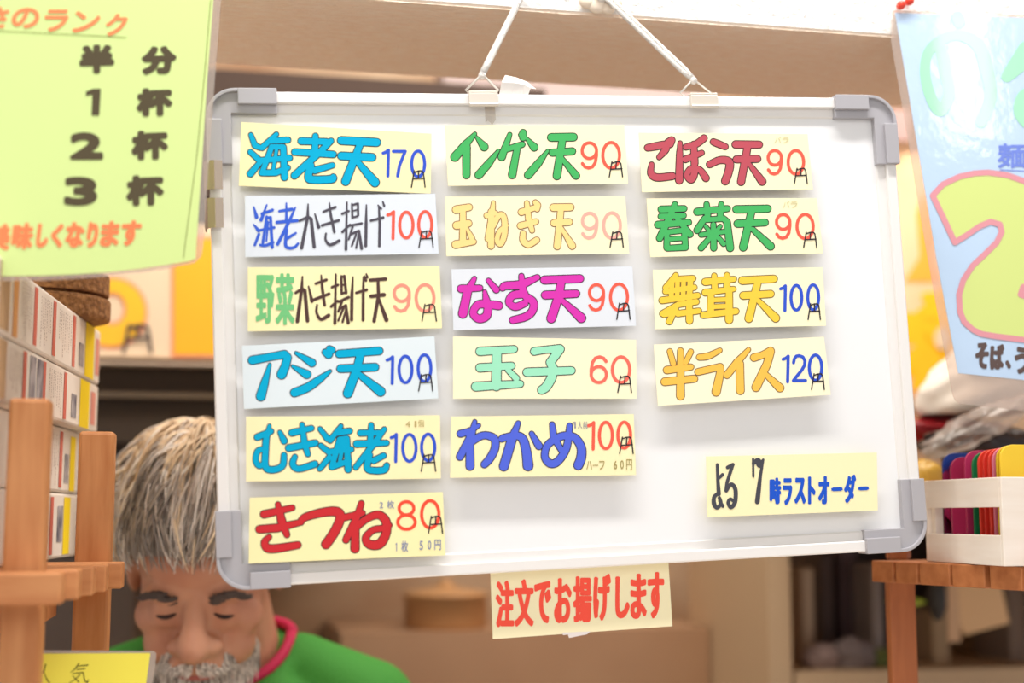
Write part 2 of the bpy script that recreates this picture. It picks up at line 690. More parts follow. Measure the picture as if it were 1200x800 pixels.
def wordrow(card, cv, name, rgb, rows, off=.0003):
    m3 = MB()
    for t, bx, fat, tilt in rows:
        word(m3, t, bx, cv(off), fat, tilt=tilt)
    obj(name, m3, inkm(rgb), card)


BLUE, RED, SALM = (54, 88, 206), (255, 98, 80), (255, 150, 130)
CYAN, GREEN = (0, 172, 214), (74, 180, 100)
UMI = "95,90,11 118,150,15 150,165,13; 245,86,11 160,165,15; 205,125,15 312,120,15; 92,190,13 145,238,15; 92,318,17 150,250,13; 215,165,14 160,312,14; 160,312,16 240,312,16 312,282,13; 285,165,16 292,338,18; 215,160,14 285,160,14; 145,240,15 322,225,15; 245,180,9 225,300,9"
OI = "390,126,18 540,130,16; 473,97,15 470,195,18; 352,190,17 578,204,17; 565,125,14 500,190,17 350,328,18; 572,268,14 470,298,18; ~ 445,270,20 432,340,20 460,352,20 520,352,20 572,348,20 578,336,16"
TEN = lambda x0, x1: ""

menu_card(275, 140, [(40, 15), (1153, 83), (1148, 433), (24, 388)], YEL,
          'yellow menu card in the top left corner, cyan letters and blue price 170',
          UMI + ";" + OI + "; 625,123,21 832,134,21; 625,213,20 806,221,20; 737,140,18 700,235,20 650,362,22; 712,238,13 822,368,24", 19, CYAN,
          price='170', pboxes=[(870, 178, 905, 330), (930, 186, 1000, 330), (1037, 184, 1113, 335)], pcol=BLUE, yen=(1036, 300, 1116, 395))
KAKI1 = ("430,85,4 428,160,9 392,342,10; 380,183,7 430,160,9 448,172,10 466,335,10; 470,142,4 492,220,10; 520,130,7 590,103,8; 512,210,8 610,180,8; 555,78,4 563,150,8 584,248,8; ~535,258,6 533,295,7 560,324,9 612,300,9;"
         "658,75,5 652,350,9; 630,142,7 668,126,7; 632,248,8 676,205,6; 687,85,6 690,165,7; 687,92,6 722,82,7 724,150,7; 690,126,5 722,118,5; 690,165,6 722,155,6; 672,212,7 744,198,7; 692,215,7 668,292,6; 680,262,7 728,242,8 744,345,9; 712,262,6 686,330,6; 726,262,5 712,342,6;"
         "772,90,4 770,200,9 768,330,9; 798,182,7 870,164,8; 845,100,5 850,200,8 848,330,8; 840,92,4 858,112,7; 868,70,4 876,95,7")


def card2(card, cv):
    m3 = MB(); ink(m3, parse(KAKI1, 8), cv(.0003)); obj('lettering', m3, inkm((84, 80, 90)), card)


menu_card(275, 222, [(60, 37), (1175, 25), (1195, 375), (62, 395)], GREY,
          'pale grey card of blue then dark brush letters, second in left column, price 100',
          "112,102,4 128,160,11; 188,90,4 155,178,10; 160,142,8 222,120,8; 112,205,4 140,240,10; 118,325,7 142,262,8; 188,160,8 165,312,8; 186,165,7 210,163,8 220,338,9; 136,240,7 232,222,7; ~150,325,7 180,328,8 225,310,8; 196,190,5 186,300,5;"
          "303,80,4 303,190,9; 262,127,7 336,115,9; 248,192,9 366,182,9; 356,105,4 320,185,9 252,320,9; 358,255,6 305,288,9; ~305,235,8 298,320,9 315,342,9 350,338,8 372,316,6",
          8.5, (60, 98, 210), outline=False, price='100', pboxes=[(897, 130, 935, 288), (967, 132, 1045, 283), (1078, 129, 1155, 280)], pcol=RED, yen=(1080, 242, 1163, 338), extra=card2)
KAKI2 = ("372,95,4 368,165,9 342,357,10; 332,190,7 370,168,9 386,176,10 402,353,10; 408,152,4 428,238,10; 450,136,7 512,114,8; 442,229,8 528,196,8; 482,88,4 488,160,8 502,262,8; ~458,262,6 455,305,7 480,345,9 526,322,10;"
         "568,82,5 562,368,9; 545,157,7 580,144,7; 541,270,8 580,236,6; 600,92,6 602,195,7; 600,100,6 618,92,7 628,190,8; 602,146,5 626,140,5; 602,194,6 628,187,6; 585,242,7 642,216,8; 604,240,7 582,300,6; 592,285,6 626,264,8 640,366,9; 612,282,6 582,352,6; 628,285,5 608,360,6;"
         "668,98,4 662,200,9 660,348,9; 688,190,7 748,172,8; 730,98,5 728,200,8 727,350,8; 735,92,4 744,118,7; 746,80,4 752,100,7; 770,116,9 860,109,9; 774,210,10 850,201,11; 815,116,8 818,205,9 792,355,10; 820,226,7 864,348,12")


def card3(card, cv):
    words(card, cv, 'lettering', (118, 196, 128), [('野', 99, 84, 208, 370, 5.5), ('菜', 214, 76, 326, 378, 6.5)])


menu_card(280, 305, [(52, 40), (1175, 33), (1190, 397), (52, 415)], YEL,
          'yellow menu card with two fat green letters then brown letters, pink price 90',
          KAKI2, 8, (84, 60, 56), outline=False, price='90', pboxes=[(908, 145, 1000, 297), (1038, 142, 1143, 298)], pcol=SALM, yen=(1073, 258, 1157, 355), extra=card3)
menu_card(280, 393, [(18, 60), (1145, 5), (1168, 368), (30, 430)], (224, 234, 238),
          'pale blue-grey card with angular cyan letters, fourth in the left column, tilted upwards',
          "78,145,22 190,124,19 268,110,20 285,128,20 272,180,22 250,228,25; 180,170,6 150,280,20 128,356,25; 335,103,7 428,160,21; 315,180,6 398,228,22; ~325,335,22 400,305,22 470,258,18 535,208,6; 505,98,16 525,110,22; 530,78,16 545,86,17;"
          "588,108,20 822,90,20; 595,194,20 798,185,20; 712,110,20 690,200,22 638,338,25; 695,220,14 830,328,25", 20, CYAN,
          price='100', pboxes=[(868, 125, 905, 280), (938, 121, 1014, 276), (1050, 113, 1125, 270)], pcol=BLUE, yen=(1053, 228, 1135, 325))


def card5(card, cv):
    wordrow(card, cv, 'note', (186, 168, 110), [('4', (975, 57, 1005, 92), 0, 0), ('1', (1028, 55, 1042, 90), 0, 0), ('個', (1046, 50, 1086, 90), 0, 0)])


menu_card(280, 482, [(42, 30), (1178, 22), (1183, 392), (42, 410)], (252, 240, 188),
          'yellow menu card with four cyan letters and a tiny note over blue price 100',
          "108,150,17 188,116,14; 178,84,8 158,170,17 152,300,17; ~152,218,12 110,232,14 98,285,14 118,318,14 150,305,14; ~150,290,16 165,336,17 220,338,17 258,312,16 264,256,14; 240,122,10 265,172,17;"
          "310,125,17 425,98,14; 292,214,18 448,184,16; 370,76,11 384,185,17 404,250,13; ~328,266,13 315,308,16 350,336,16 445,308,17;"
          "475,102,11 520,160,15; 598,86,11 535,168,15; 575,125,16 648,114,15; 480,200,13 530,240,15; 474,335,13 530,268,15; 590,165,15 545,320,15; 590,163,15 632,158,15 640,338,18; 530,236,15 658,222,14; 545,325,15 645,290,14; 612,180,11 590,300,10;"
          "712,126,16 830,124,13; 775,80,13 770,190,17; 690,190,18 865,184,14; 852,104,12 790,190,16 685,326,14; 848,258,14 790,288,16; ~765,255,17 752,330,17 790,346,17 850,342,17 866,316,14",
          17, (0, 168, 210), price='100', pboxes=[(892, 134, 925, 293), (960, 134, 1038, 292), (1070, 132, 1148, 288)], pcol=BLUE, yen=(1068, 253, 1153, 350), extra=card5)


def card6(card, cv):
    wordrow(card, cv, 'note', (132, 140, 176), [('2', (797, 70, 822, 106), 0.6, 0), ('枚', (840, 62, 888, 108), 0.6, 0)])
    wordrow(card, cv, 'note', (132, 140, 176), [('1', (890, 308, 905, 360), 0.6, 0), ('枚', (924, 298, 970, 362), 0.6, 0),
                                                 ('5', (1032, 298, 1055, 350), 0.6, 0), ('0', (1080, 296, 1103, 348), 0.6, 0), ('円', (1118, 290, 1162, 352), 0.6, 0)])


menu_card(285, 574, [(38, 45), (1170, 12), (1185, 382), (32, 430)], (250, 240, 182),
          'lowest menu card of the left column, yellow with joined red letters and red price 80',
          "122,142,20 288,104,14; 95,230,20 200,222,21 340,188,14; 204,84,13 225,180,22 256,262,15; ~152,275,13 125,308,18 160,344,22 320,322,18;"
          "~338,188,16 362,160,19 470,130,22 552,128,24 568,168,24 535,245,24 485,318,24; 692,78,14 672,145,18 602,292,17; 658,145,18 655,343,23; 598,160,17 700,135,14;"
          "~655,225,18 720,170,18 790,145,20 835,180,22 838,250,22 800,315,24 740,318,22 718,280,18 760,235,16 810,225,16 862,206,9", 20, (204, 48, 54),
          price='80', pboxes=[(905, 68, 1008, 230), (1045, 62, 1147, 222)], pcol=(255, 82, 60), yen=(1086, 153, 1168, 252), extra=card6, pr=9.5)
menu_card(515, 140, [(32, 32), (1082, 32), (1105, 375), (50, 388)], PALE,
          'yellow menu card with angular green letters, top of the middle column',
          "208,84,8 150,150,20 90,220,22; 158,160,20 158,325,19; 216,102,5 262,160,21; 345,182,6 290,255,18 230,325,20; 412,88,10 365,218,20; 395,174,14 485,146,14; 455,170,16 426,324,20; 478,90,12 490,76,16 490,105,18; 510,110,6 555,162,20; 635,182,6 580,255,18 520,325,20;"
          "655,105,20 785,103,20; 662,194,18 778,186,18; 722,110,18 688,330,20; 715,225,10 800,328,19", 19, GREEN,
          price='90', pboxes=[(834, 136, 922, 284), (957, 134, 1055, 284)], pcol=RED, yen=(995, 247, 1073, 336))
menu_card(515, 222, [(33, 42), (1088, 38), (1112, 375), (40, 390)], PALE,
          'yellow menu card with pale orange letters and pale pink price, second in the middle column',
          "98,118,20 174,104,17; 100,210,20 170,198,18; 95,322,20 200,306,14; 137,118,15 137,315,18; 160,225,6 190,286,14;"
          "316,78,9 310,130,15 285,288,16; 304,130,17 302,330,17; 278,152,15 328,138,12; ~312,215,15 350,150,14 378,165,15 382,255,15 360,318,14 338,298,13 352,245,12 395,210,9;"
          "480,132,17 555,108,14; 475,212,17 565,188,14; 512,80,12 522,170,16 543,240,12; ~490,256,14 490,298,16 522,322,16 570,296,15; 562,76,13 576,92,15 572,115,13;"
          "668,106,19 768,104,18; 672,196,18 760,190,17; 712,110,16 690,332,18; 715,225,8 778,330,18", 17, (255, 217, 142), ocol=(150, 110, 80),
          price='90', pboxes=[(836, 138, 924, 284), (962, 136, 1060, 284)], pcol=(254, 176, 160), yen=(1000, 248, 1077, 337))
menu_card(520, 305, [(45, 52), (1105, 35), (1127, 383), (57, 408)], (226, 230, 236),
          'pale grey menu card with magenta letters, third in the middle column, red price 90',
          "102,166,20 212,162,15; 180,106,10 140,180,22 112,312,24; 262,118,11 308,172,17; 240,184,9 252,245,20; ~255,255,22 200,260,20 172,308,19 205,342,20 250,325,22 260,270,20; 245,255,19 322,265,22;"
          "~345,160,17 365,148,20 450,142,22 548,100,14; 455,92,13 465,185,20; ~470,195,22 405,205,20 382,245,18 420,272,19 475,250,18; ~485,215,20 525,245,20 520,295,20 480,330,20 405,350,18;"
          "590,115,21 798,107,20; 595,203,21 776,195,19; 690,120,20 672,215,22 630,340,24; 692,232,12 806,338,24", 20, (216, 58, 176),
          price='90', pboxes=[(852, 142, 938, 292), (977, 138, 1077, 292)], pcol=RED, yen=(1014, 251, 1092, 345))
menu_card(520, 388, [(55, 30), (1127, 50), (1130, 395), (55, 395)], (253, 244, 206),
          'yellow menu card with two mint green letters and red price 60',
          "212,118,22 412,105,18; 212,214,22 398,202,18; 188,324,24 448,308,18; 312,120,24 308,320,26; 375,225,13 425,276,17;"
          "~530,118,20 600,108,18 680,103,22; 682,105,22 624,182,22 640,215,22; 488,240,22 748,230,20; ~642,215,22 632,270,24 600,325,24 574,344,22", 21, (160, 230, 194),
          price='60', pboxes=[(862, 150, 955, 300), (988, 150, 1090, 300)], pcol=(255, 112, 96), yen=(1020, 263, 1100, 358), pr=9.5)


def card11(card, cv):
    wordrow(card, cv, 'note', (150, 150, 160), [('1人前', (752, 78, 845, 120), 0.4, 0)])
    wordrow(card, cv, 'note', (168, 152, 92), [('ハーフ', (834, 310, 945, 360), 0.5, 0), ('6', (995, 308, 1017, 358), 0.5, 0), ('0', (1033, 306, 1056, 356), 0.5, 0), ('円', (1068, 300, 1106, 362), 0.5, 0)])


menu_card(520, 478, [(42, 50), (1113, 35), (1127, 392), (37, 408)], (252, 241, 192),
          'lowest menu card of the middle column, yellow with violet blue letters and red price 100',
          "182,80,10 165,150,18 95,285,19; 152,135,18 154,340,22; ~98,150,18 150,135,15 205,102,9; ~155,200,20 230,160,18 295,178,20 300,235,20 270,295,20 238,330,18;"
          "436,88,11 400,180,24 352,342,24; ~340,180,17 360,172,18 430,162,19 465,185,22 485,260,24 494,338,27; 515,150,12 558,222,19;"
          "635,96,13 645,170,18 690,248,14; ~738,104,14 720,230,19 670,310,20 625,325,20 592,285,18 610,215,18 690,165,19 765,172,20 805,230,22 805,290,24 788,335,24", 19, (86, 106, 220),
          price='100', pboxes=[(848, 85, 882, 240), (912, 83, 988, 237), (1020, 82, 1095, 234)], pcol=RED, yen=(1031, 170, 1110, 266), extra=card11)


def bara(x0, y0, x1, y1):
    return lambda card, cv: wordrow(card, cv, 'note', (216, 208, 160), [('バラ', (x0, y0, x1, y1), 0.5, 0)])


menu_card(740, 145, [(42, 52), (1032, 60), (1063, 383), (62, 400)], PALE,
          'yellow menu card with dusky red letters, top of the right column',
          "~95,140,17 150,130,19 198,122,17 200,150,18 162,196,12; ~118,238,12 114,290,17 150,314,19 240,306,18; 212,106,14 235,96,18 228,120,16; 285,112,10 282,180,16 280,330,20; ~318,136,15 380,118,17 425,84,17; 316,208,17 412,170,13; 365,120,16 370,230,18;"
          "~368,230,15 368,290,18 350,328,17 325,300,15 350,262,15 400,270,15 436,318,18; ~480,106,16 510,118,17 550,134,15; ~458,238,17 520,212,18 572,222,20 572,270,20 550,335,20;"
          "610,121,19 748,122,18; 615,208,18 738,205,18; 682,125,18 642,340,19; 690,235,10 766,338,20", 17, (190, 84, 96),
          price='90', pboxes=[(799, 156, 880, 294), (918, 156, 1009, 294)], pcol=RED, yen=(955, 261, 1030, 348), extra=bara(835, 78, 925, 112))
menu_card(740, 222, [(88, 52), (1085, 50), (1123, 373), (110, 395)], PALE,
          'yellow menu card with thick green kanji, second in the right column',
          "175,116,17 308,112,15; 172,157,14 305,152,14; 155,206,18 335,192,15; 255,86,13 225,160,17 165,285,17; 265,165,12 342,262,17; 208,255,13 207,340,15; 208,250,13 310,238,14 316,338,15; 215,292,11 305,285,11; 210,344,14 316,338,16;"
          "385,130,18 562,112,15; 440,86,13 446,150,16; 526,86,13 520,150,16; 430,168,14 385,238,17; 420,178,13 540,170,14 560,190,17 578,342,19; 480,205,13 482,342,16; 408,265,12 540,248,12; 435,215,9 455,240,9; 520,215,9 500,240,9; 460,282,12 408,342,15; 502,275,11 540,318,13;"
          "615,116,19 798,112,18; 622,200,19 783,193,17; 705,120,18 655,338,20; 710,232,12 815,332,20", 16, GREEN,
          price='90', pboxes=[(848, 146, 930, 286), (970, 145, 1065, 287)], pcol=RED, yen=(1009, 250, 1085, 338), extra=bara(885, 68, 975, 106))
menu_card(750, 305, [(75, 55), (1070, 40), (1090, 383), (88, 403)], (253, 245, 206),
          'yellow menu card with golden letters and blue price 100, third in the right column',
          "210,86,12 150,160,14; 190,112,15 310,106,15; 150,182,15 318,158,14; 130,234,17 338,206,15; 188,125,13 182,225,13; 220,125,12 218,225,12; 255,125,12 252,225,12; 296,118,15 288,225,15; 215,262,13 132,312,15; 140,318,14 218,302,13; 218,262,13 172,358,16; 225,258,15 330,242,15; 222,312,16 345,296,14; 288,240,16 290,352,18;"
          "382,126,18 550,110,14; 435,90,13 438,160,16; 510,86,13 508,160,16; 382,188,17 548,168,13; 415,190,16 415,310,18; 522,185,18 522,348,20; 420,232,12 522,228,12; 418,272,12 522,268,12; 372,320,17 562,298,16;"
          "600,118,20 785,108,18; 605,206,19 766,196,18; 692,120,18 638,340,21; 692,234,12 795,338,21", 15, (255, 206, 72), ocol=(130, 108, 60),
          price='100', pboxes=[(824, 149, 855, 294), (885, 146, 948, 291), (983, 143, 1047, 289)], pcol=BLUE, yen=(985, 254, 1057, 346))
menu_card(750, 390, [(80, 68), (1078, 22), (1118, 362), (105, 427)], (254, 246, 212),
          'yellow menu card with orange letters and blue price 120, lowest of the right column',
          "175,108,13 195,178,14; 298,110,13 268,172,13; 158,217,19 298,199,15; 145,286,20 318,268,18; 237,105,15 237,368,21; ~348,142,15 400,135,16 468,102,11; 340,228,17 470,198,17 470,235,19 446,345,22;"
          "636,98,10 570,170,18 510,246,18; 585,180,19 588,338,20; ~668,144,19 715,130,17 765,106,20; 765,108,20 745,180,20 680,318,22; 735,240,12 820,322,21", 18, (255, 194, 84), ocol=(140, 110, 70),
          price='120', pboxes=[(838, 136, 872, 286), (897, 133, 970, 279), (992, 129, 1065, 277)], pcol=BLUE, yen=(1005, 239, 1080, 331))


def card16(card, cv):
    m3 = MB()
    for ch, bx in (('時', (446, 215, 520, 385)), ('ラ', (530, 218, 592, 390)), ('ス', (605, 215, 678, 382)), ('ト', (692, 208, 740, 385)), ('オ', (757, 205, 830, 385)), ('ダ', (922, 195, 1000, 378))):
        glyph(m3, ch, bx, cv(.0003), 7.0)
    ink(m3, [[(850, 290, 12), (905, 288, 12)], [(1022, 285, 12), (1072, 283, 12)]], cv(.0003), k=4)
    obj('lettering', m3, inkm((36, 88, 204)), card)


menu_card(820, 520, [(40, 80), (1132, 55), (1138, 425), (50, 468)], (252, 242, 194),
          'yellow notice alone at the lower right of the whiteboard with black and blue writing',
          "112,132,7 116,230,8 122,320,11; 118,222,7 146,196,8; ~120,315,9 92,340,10 92,385,12 112,408,9 134,380,10 126,345,9; 128,365,8 148,398,8; 178,150,9 212,132,9; 210,135,9 175,245,8 166,300,6; ~170,300,8 200,258,10 228,290,11 226,370,11 200,405,10 182,375,9 195,352,8 212,362,8;"
          "341,96,5 343,208,5; ~345,122,10 372,108,16 385,135,16 405,100,4; 406,100,5 388,200,8 376,300,12 368,370,13", 8, (76, 76, 84), outline=False, sc=5.4545, extra=card16)

# the notice stuck under the board's lower edge
NOT = Plane(BOARD.p + BN * -.0145, BN)
cvn = lambda off: (lambda x, y: NOT.at(560 + x / 5, 660 + y / 5, off))
mb = MB(); mb.prism([cvn(0)(x, y) for x, y in ((72, 20), (1115, -32), (1140, 367), (88, 443))], BN * -.0005)
nt_ = obj('hanging_notice', mb, paper((253, 242, 200)))
tag(nt_, 'yellow paper strip with bold red letters hanging below the whiteboard', 'notice')
m3 = MB()
for ch, x0, y0, x1, y1 in (('注', 104, 100, 213, 374), ('文', 214, 92, 328, 370), ('で', 330, 103, 430, 350), ('お', 446, 86, 550, 350), ('揚', 558, 75, 668, 345), ('げ', 676, 60, 780, 335), ('し', 805, 76, 890, 322), ('ま', 893, 60, 990, 325), ('す', 994, 50, 1092, 322)):
    glyph(m3, ch, (x0, y0, x1, y1), cvn(.0002), 8)
obj('lettering', m3, inkm((255, 92, 74)), nt_)
m3 = MB(); m3.prism([cvn(.0001)(x, y) for x, y in ((495, 405), (660, 398), (640, 415), (575, 428), (535, 436), (528, 416), (500, 420))], BN * -.0004)
obj('tape', m3, mat('white_tape', (235, 225, 220), 0.3), nt_)

# ------------------------------------------------------------------ clips, wire hangers and ropes
m_clip = mat('beige_metal', (226, 216, 202), 0.35, metal=0.25)
m_wire = mat('wire_metal', (225, 218, 208), 0.3, metal=0.4)
m_rope = mat('white_rope', (246, 240, 232), 0.8, bump=(700, 0.9))


def hang_clip(px0, px1, py0, py1, apex, wl, wr, label):
    mb = MB()
    a, b = BOARD.at(px0, py0, .003), BOARD.at(px1, py0, .003)
    d = BOARD.at(px0, py1, .003) - a
    dn = BY * d.dot(BY)
    front = [a, b, b + dn, a + dn]
    mb.prism(front, BN * -.0025)
    mb.prism([a + BN * .0, b, b - BN * .021, a - BN * .021], BY * -.0018)
    mb.prism([p - BN * .0195 for p in front], BN * -.0015)
    mb.tube([a + dn + BN * .0008 - BY * .001, b + dn + BN * .0008 - BY * .001], .0016, 8)
    c = obj('board_clip', mb, m_clip, bevel=0.0004)
    tag(c, label, 'clip', 'clips on the top of the whiteboard frame')
    mid = -.008
    w = MB()
    A = BOARD.at(*apex, mid)
    Lp, Rp = BOARD.at(*wl, mid), BOARD.at(*wr, mid)
    ap = [A + (Lp - A).normalized() * .003, A + BY * -.0006, A + (Rp - A).normalized() * .003]
    w.tube([Lp + BX * .004 + BY * .003, Lp, *ap, Rp, Rp - BX * .004 + BY * .003], .0010, 8)
    obj('wire_loop', w, m_wire, c, smooth=True)
    return A


A1 = hang_clip(549.5, 583.5, 108.5, 124, (565, 87), (545.5, 106), (584.5, 106), 'metal clip with wire loop at the left rope, beside the crumpled tape')
A2 = hang_clip(809.5, 841, 111, 126, (812.5, 93), (797, 109), (833, 109), 'metal clip with wire loop at the right rope')


def rope(name, a, b, label, twin):
    mb = MB()
    d = (b - a)
    side = d.cross(BN).normalized()
    for k in ((-1, 1) if twin else (0,)):
        off = side * (.0016 * k)
        pts = [a + off * .3 + d * .0] + [a + d * (i / 10) + off for i in range(1, 11)]
        mb.tube(pts, .0022 if twin else .0030, 8)
    mb.ball(a + BY * .0012, .0034, seg=10, ring=8)
    o = obj(name, mb, m_rope, smooth=True)
    tag(o, label, 'rope', 'ropes holding up the whiteboard')
    k = MB(); k.ball(b, (.009, .006, .009), seg=10, ring=8)
    obj('knot', k, m_rope, o, smooth=True)


rope('rope', A1, aty(628, -38, 1.195), 'white braided rope running up from the left clip', False)
rope('rope', A2, aty(706, -8, 1.192), 'doubled white cord running up left from the right clip', True)
mb = MB()
for s_ in ((700, 6, .010), (688, 2, .008), (712, 10, .007), (722, 4, .006)):
    mb.ball(aty(s_[0], s_[1], 1.195), (s_[2], .004, s_[2] * .8), seg=10, ring=8)
tag(obj('adhesive_putty', mb, mat('cream_putty', (240, 222, 200), 0.7), smooth=True), 'cream blob of tape on the white beam where the cord ends', 'tape')

# crumpled tape strip standing on the frame
mb = MB()
cr = [((585, 111), (588, 96), (592, 88)), ((600, 111), (603, 97), (606, 91)), ((612, 111), (614, 99), (618, 96)), ((619, 111), (622, 103), (628, 104))]
vs = []
for i, c in enumerate(cr):
    for j, (x, y) in enumerate(c):
        vs.append(BOARD.at(x, y, -.008 + (.004 if j == 1 else 0) - (.005 if j == 2 else 0) + .002 * (i % 2)))
vs2 = [p - BN * .0008 for p in vs]
n = len(vs)
fs = []
for i in range(3):
    for j in range(2):
        q = (i * 3 + j, i * 3 + j + 1, i * 3 + j + 4, i * 3 + j + 3)
        fs += [q, tuple(n + t for t in q[::-1])]
rim = [0, 1, 2, 5, 8, 11, 10, 9, 6, 3]
for a, b in zip(rim, rim[1:] + rim[:1]):
    fs.append((a, b, b + n, a + n))
mb.add(vs + vs2, fs)
tag(obj('tape_strip', mb, mat('paper_tape', (240, 234, 228), 0.5)), 'crumpled white tape end standing on the whiteboard frame beside the left clip', 'tape')
# clear tape on the board under the left clip
m_film = film('clear_film', gloss=0.10, milk=0.10)
mb = MB(); mb.prism([BOARD.at(x, y, -.0035) for x, y in ((568, 124), (580, 124), (581, 140), (577, 146), (572, 141), (569, 143))], BN * -.0003)
tag(obj('clear_tape', mb, m_film), 'scrap of clear tape on the whiteboard below the left clip', 'tape')

# spring clips on the left rail
m_spring = mat('spring_steel', (214, 196, 178), 0.22, metal=0.75)
for i, (y0, y1, lab) in enumerate(((189, 223, 'upper metal clip on the left rail of the whiteboard'), (233, 268, 'lower metal clip on the left rail of the whiteboard'))):
    a, b = BOARD.at(240, y0), BOARD.at(240, y1)
    v0, v1 = (a - B0).dot(BY), (b - B0).dot(BY)
    loop = [(-.004, -.016), (-.0045, -.002), (-.002, .0035), (.004, .0055), (.0105, .0042), (.0105, .0032), (.004, .0043), (-.001, .0026), (-.0033, -.003), (-.003, -.016)]
    mb = MB()
    mb.prism([bl(u, v0, h) for u, h in loop], BY * (v1 - v0))
    tag(obj('spring_clip', mb, m_spring), lab, 'clip', 'clips on the left rail of the whiteboard')

# ------------------------------------------------------------------ green laminated poster, left foreground
TRc, BRc = P(252, -10, 1.10), P(229, 303, 1.07)
GP = plane3(TRc, BRc, P(0, 323, 1.01))
g = lambda off: (lambda x, y: GP.at(x, y, off))
curve_b = [(229, 303), (221, 306), (195, 310), (165, 314.5), (125, 319), (85, 321.5), (45, 323), (0, 323.5), (-60, 323)]
mb = MB(); mb.prism([g(0)(x, y) for x, y in [(-60, -30), (251, -30), (250, 0), (243, 90), (236, 200)] + curve_b], GP.n * -.0006)
poster = obj('laminated_poster', mb, mat('lime_paper', (212, 231, 148), 0.5))
tag(poster, 'lime green laminated poster at the left edge with black counts and orange writing', 'poster')
mb = MB(); mb.prism([g(-.0002)(x, y) for x, y in [(-60, -30), (261, -30), (259, 0), (252, 90), (244, 200), (238, 290), (236, 300), (228, 308), (195, 315), (165, 319.5), (125, 324), (85, 326.5), (45, 328.5), (0, 329), (-60, 329)]], GP.n * -.0003)
obj('laminate', mb, film('laminate_film', tint=(246, 240, 232), gloss=0.10, milk=0.22), poster)
m3 = MB()
for ch, *bx in (('さ', -16, 8, 10, 33), ('の', 14, 9, 46, 33), ('ラ', 52, 11, 80, 37), ('ン', 86, 13, 117, 38), ('ク', 124, 16, 149, 42)):
    glyph(m3, ch, bx, g(.0004), 0.9, slant=0.15)
obj('title', m3, inkm((244, 140, 92)), poster)
m3 = MB()
ink(m3, [[(x, 36.2 + (x / 148) * 7.6 + (0.7 if i % 2 else -0.7), 0.35) for i, x in enumerate(range(-20, 149, 2))]], g(.0004), k=6)
ink(m3, [[(247, 0, .35), (240, 85, .35), (231, 180, .35), (215, 302, .35)]], g(.0004), k=6)
obj('rule_line', m3, inkm((128, 132, 70)), poster)
m3 = MB()
for ch, *bx in (('半', 93, 52, 134, 86), ('分', 166, 54, 207, 87), ('杯', 160, 103, 202, 136), ('杯', 154, 153, 197, 187), ('杯', 148, 205, 192, 241)):
    glyph(m3, ch, bx, g(.0004), 2.6, tilt=-0.03)
for ch, *bx in (('1', 101, 104, 118, 135), ('2', 82, 155, 121, 187), ('3', 75, 207, 114, 241)):
    glyph(m3, ch, bx, g(.0004), 2.6)
obj('lettering', m3, inkm((88, 78, 58)), poster)
m3 = MB()
for ch, *bx in (('美', -14, 262, 12, 293), ('味', 14, 261, 39, 292), ('し', 43, 262, 57, 290), ('く', 60, 262, 74, 290), ('な', 77, 260, 99, 290), ('り', 102, 260, 115, 290), ('ま', 118, 259, 140, 289), ('す', 142, 258, 165, 288)):
    glyph(m3, ch, bx, g(.0004), 1.5, slant=0.12)
obj('slogan', m3, inkm((246, 134, 88)), poster)

# ------------------------------------------------------------------ blue laminated poster, right
TL = aty(1046, 12, BEAM_Y - .004)
TR = aty(1330, 24, BEAM_Y - .004)
dTL = (TL - CAM).dot(FWD)
RP = plane3(TL, TR, P(1122, 472, dTL * 0.965))
g = lambda off: (lambda x, y: RP.at(x, y, off))
mb = MB(); mb.prism([g(0)(x, y) for x, y in ((1049, 15), (1330, 26), (1360, 462), (1123, 437), (1097, 300), (1070, 140))], RP.n * -.0006)
blue = obj('laminated_poster', mb, mat('blue_paper', (190, 214, 240), 0.45, coat=1.0, bump=(60, 0.07)))
tag(blue, 'pale blue laminated poster at the right edge with a big lime numeral', 'poster')
mb = MB(); mb.prism([g(-.0002)(x, y) for x, y in ((1046, 12), (1330, 22), (1375, 500), (1200, 481), (1125, 473), (1119, 469), (1116, 462), (1084, 285), (1060, 140), (1044, 47))], RP.n * -.0003)
obj('laminate', mb, film('laminate_film_pale', tint=(250, 242, 236), gloss=0.12, milk=0.2), blue)
two = [(1093, 229), (1105, 216), (1124, 207), (1142, 203), (1158, 202), (1180, 205), (1200, 212), (1235, 232), (1252, 265), (1246, 300), (1222, 330), (1199, 336), (1196, 345), (1210, 350), (1260, 352), (1262, 404), (1200, 398), (1168, 394), (1150, 391), (1140, 386), (1130, 377), (1125, 365), (1124, 345), (1129, 328), (1140, 311), (1154, 298), (1168, 284), (1174, 272), (1172, 263), (1161, 259.5), (1148, 265), (1132, 276), (1119, 284), (1106, 256)]
cvr = g(.0003)
m3 = MB(); m3.add([cvr(x, y) for x, y in two], [tuple(range(len(two)))])
obj('numeral', m3, mat('lime_print', (212, 226, 132), 0.35, coat=1.0), blue)
m3 = MB(); ink(m3, [[(x, y, 3.4) for x, y in two + two[:1]]], g(.0005), k=10)
obj('numeral_outline', m3, mat('pink_print', (224, 148, 158), 0.35, coat=1.0), blue)
m3 = MB()
k_ = lambda pts: [(1040 + x / 3.6375, r0 and y / 3.6375, r0 / 3.6375) for x, y, r0 in pts]
ink(m3, [k_(q) for q in parse("~222,190,24 245,300,26 262,400,24 225,470,26 180,400,24 160,290,22 190,200,22 290,150,22 385,190,28 425,300,30 440,420,26 400,520,24; 300,72,26 305,95,26; 510,325,26 560,270,40 600,215,45; ~640,390,40 585,420,36 575,480,36 620,530,36", 24)], g(.0003), k=12)
obj('glare_faded_lettering', m3, mat('glare_faded_print', (164, 226, 190), 0.35, coat=1.0), blue)  # green ink paled so the glare over it is in the colour
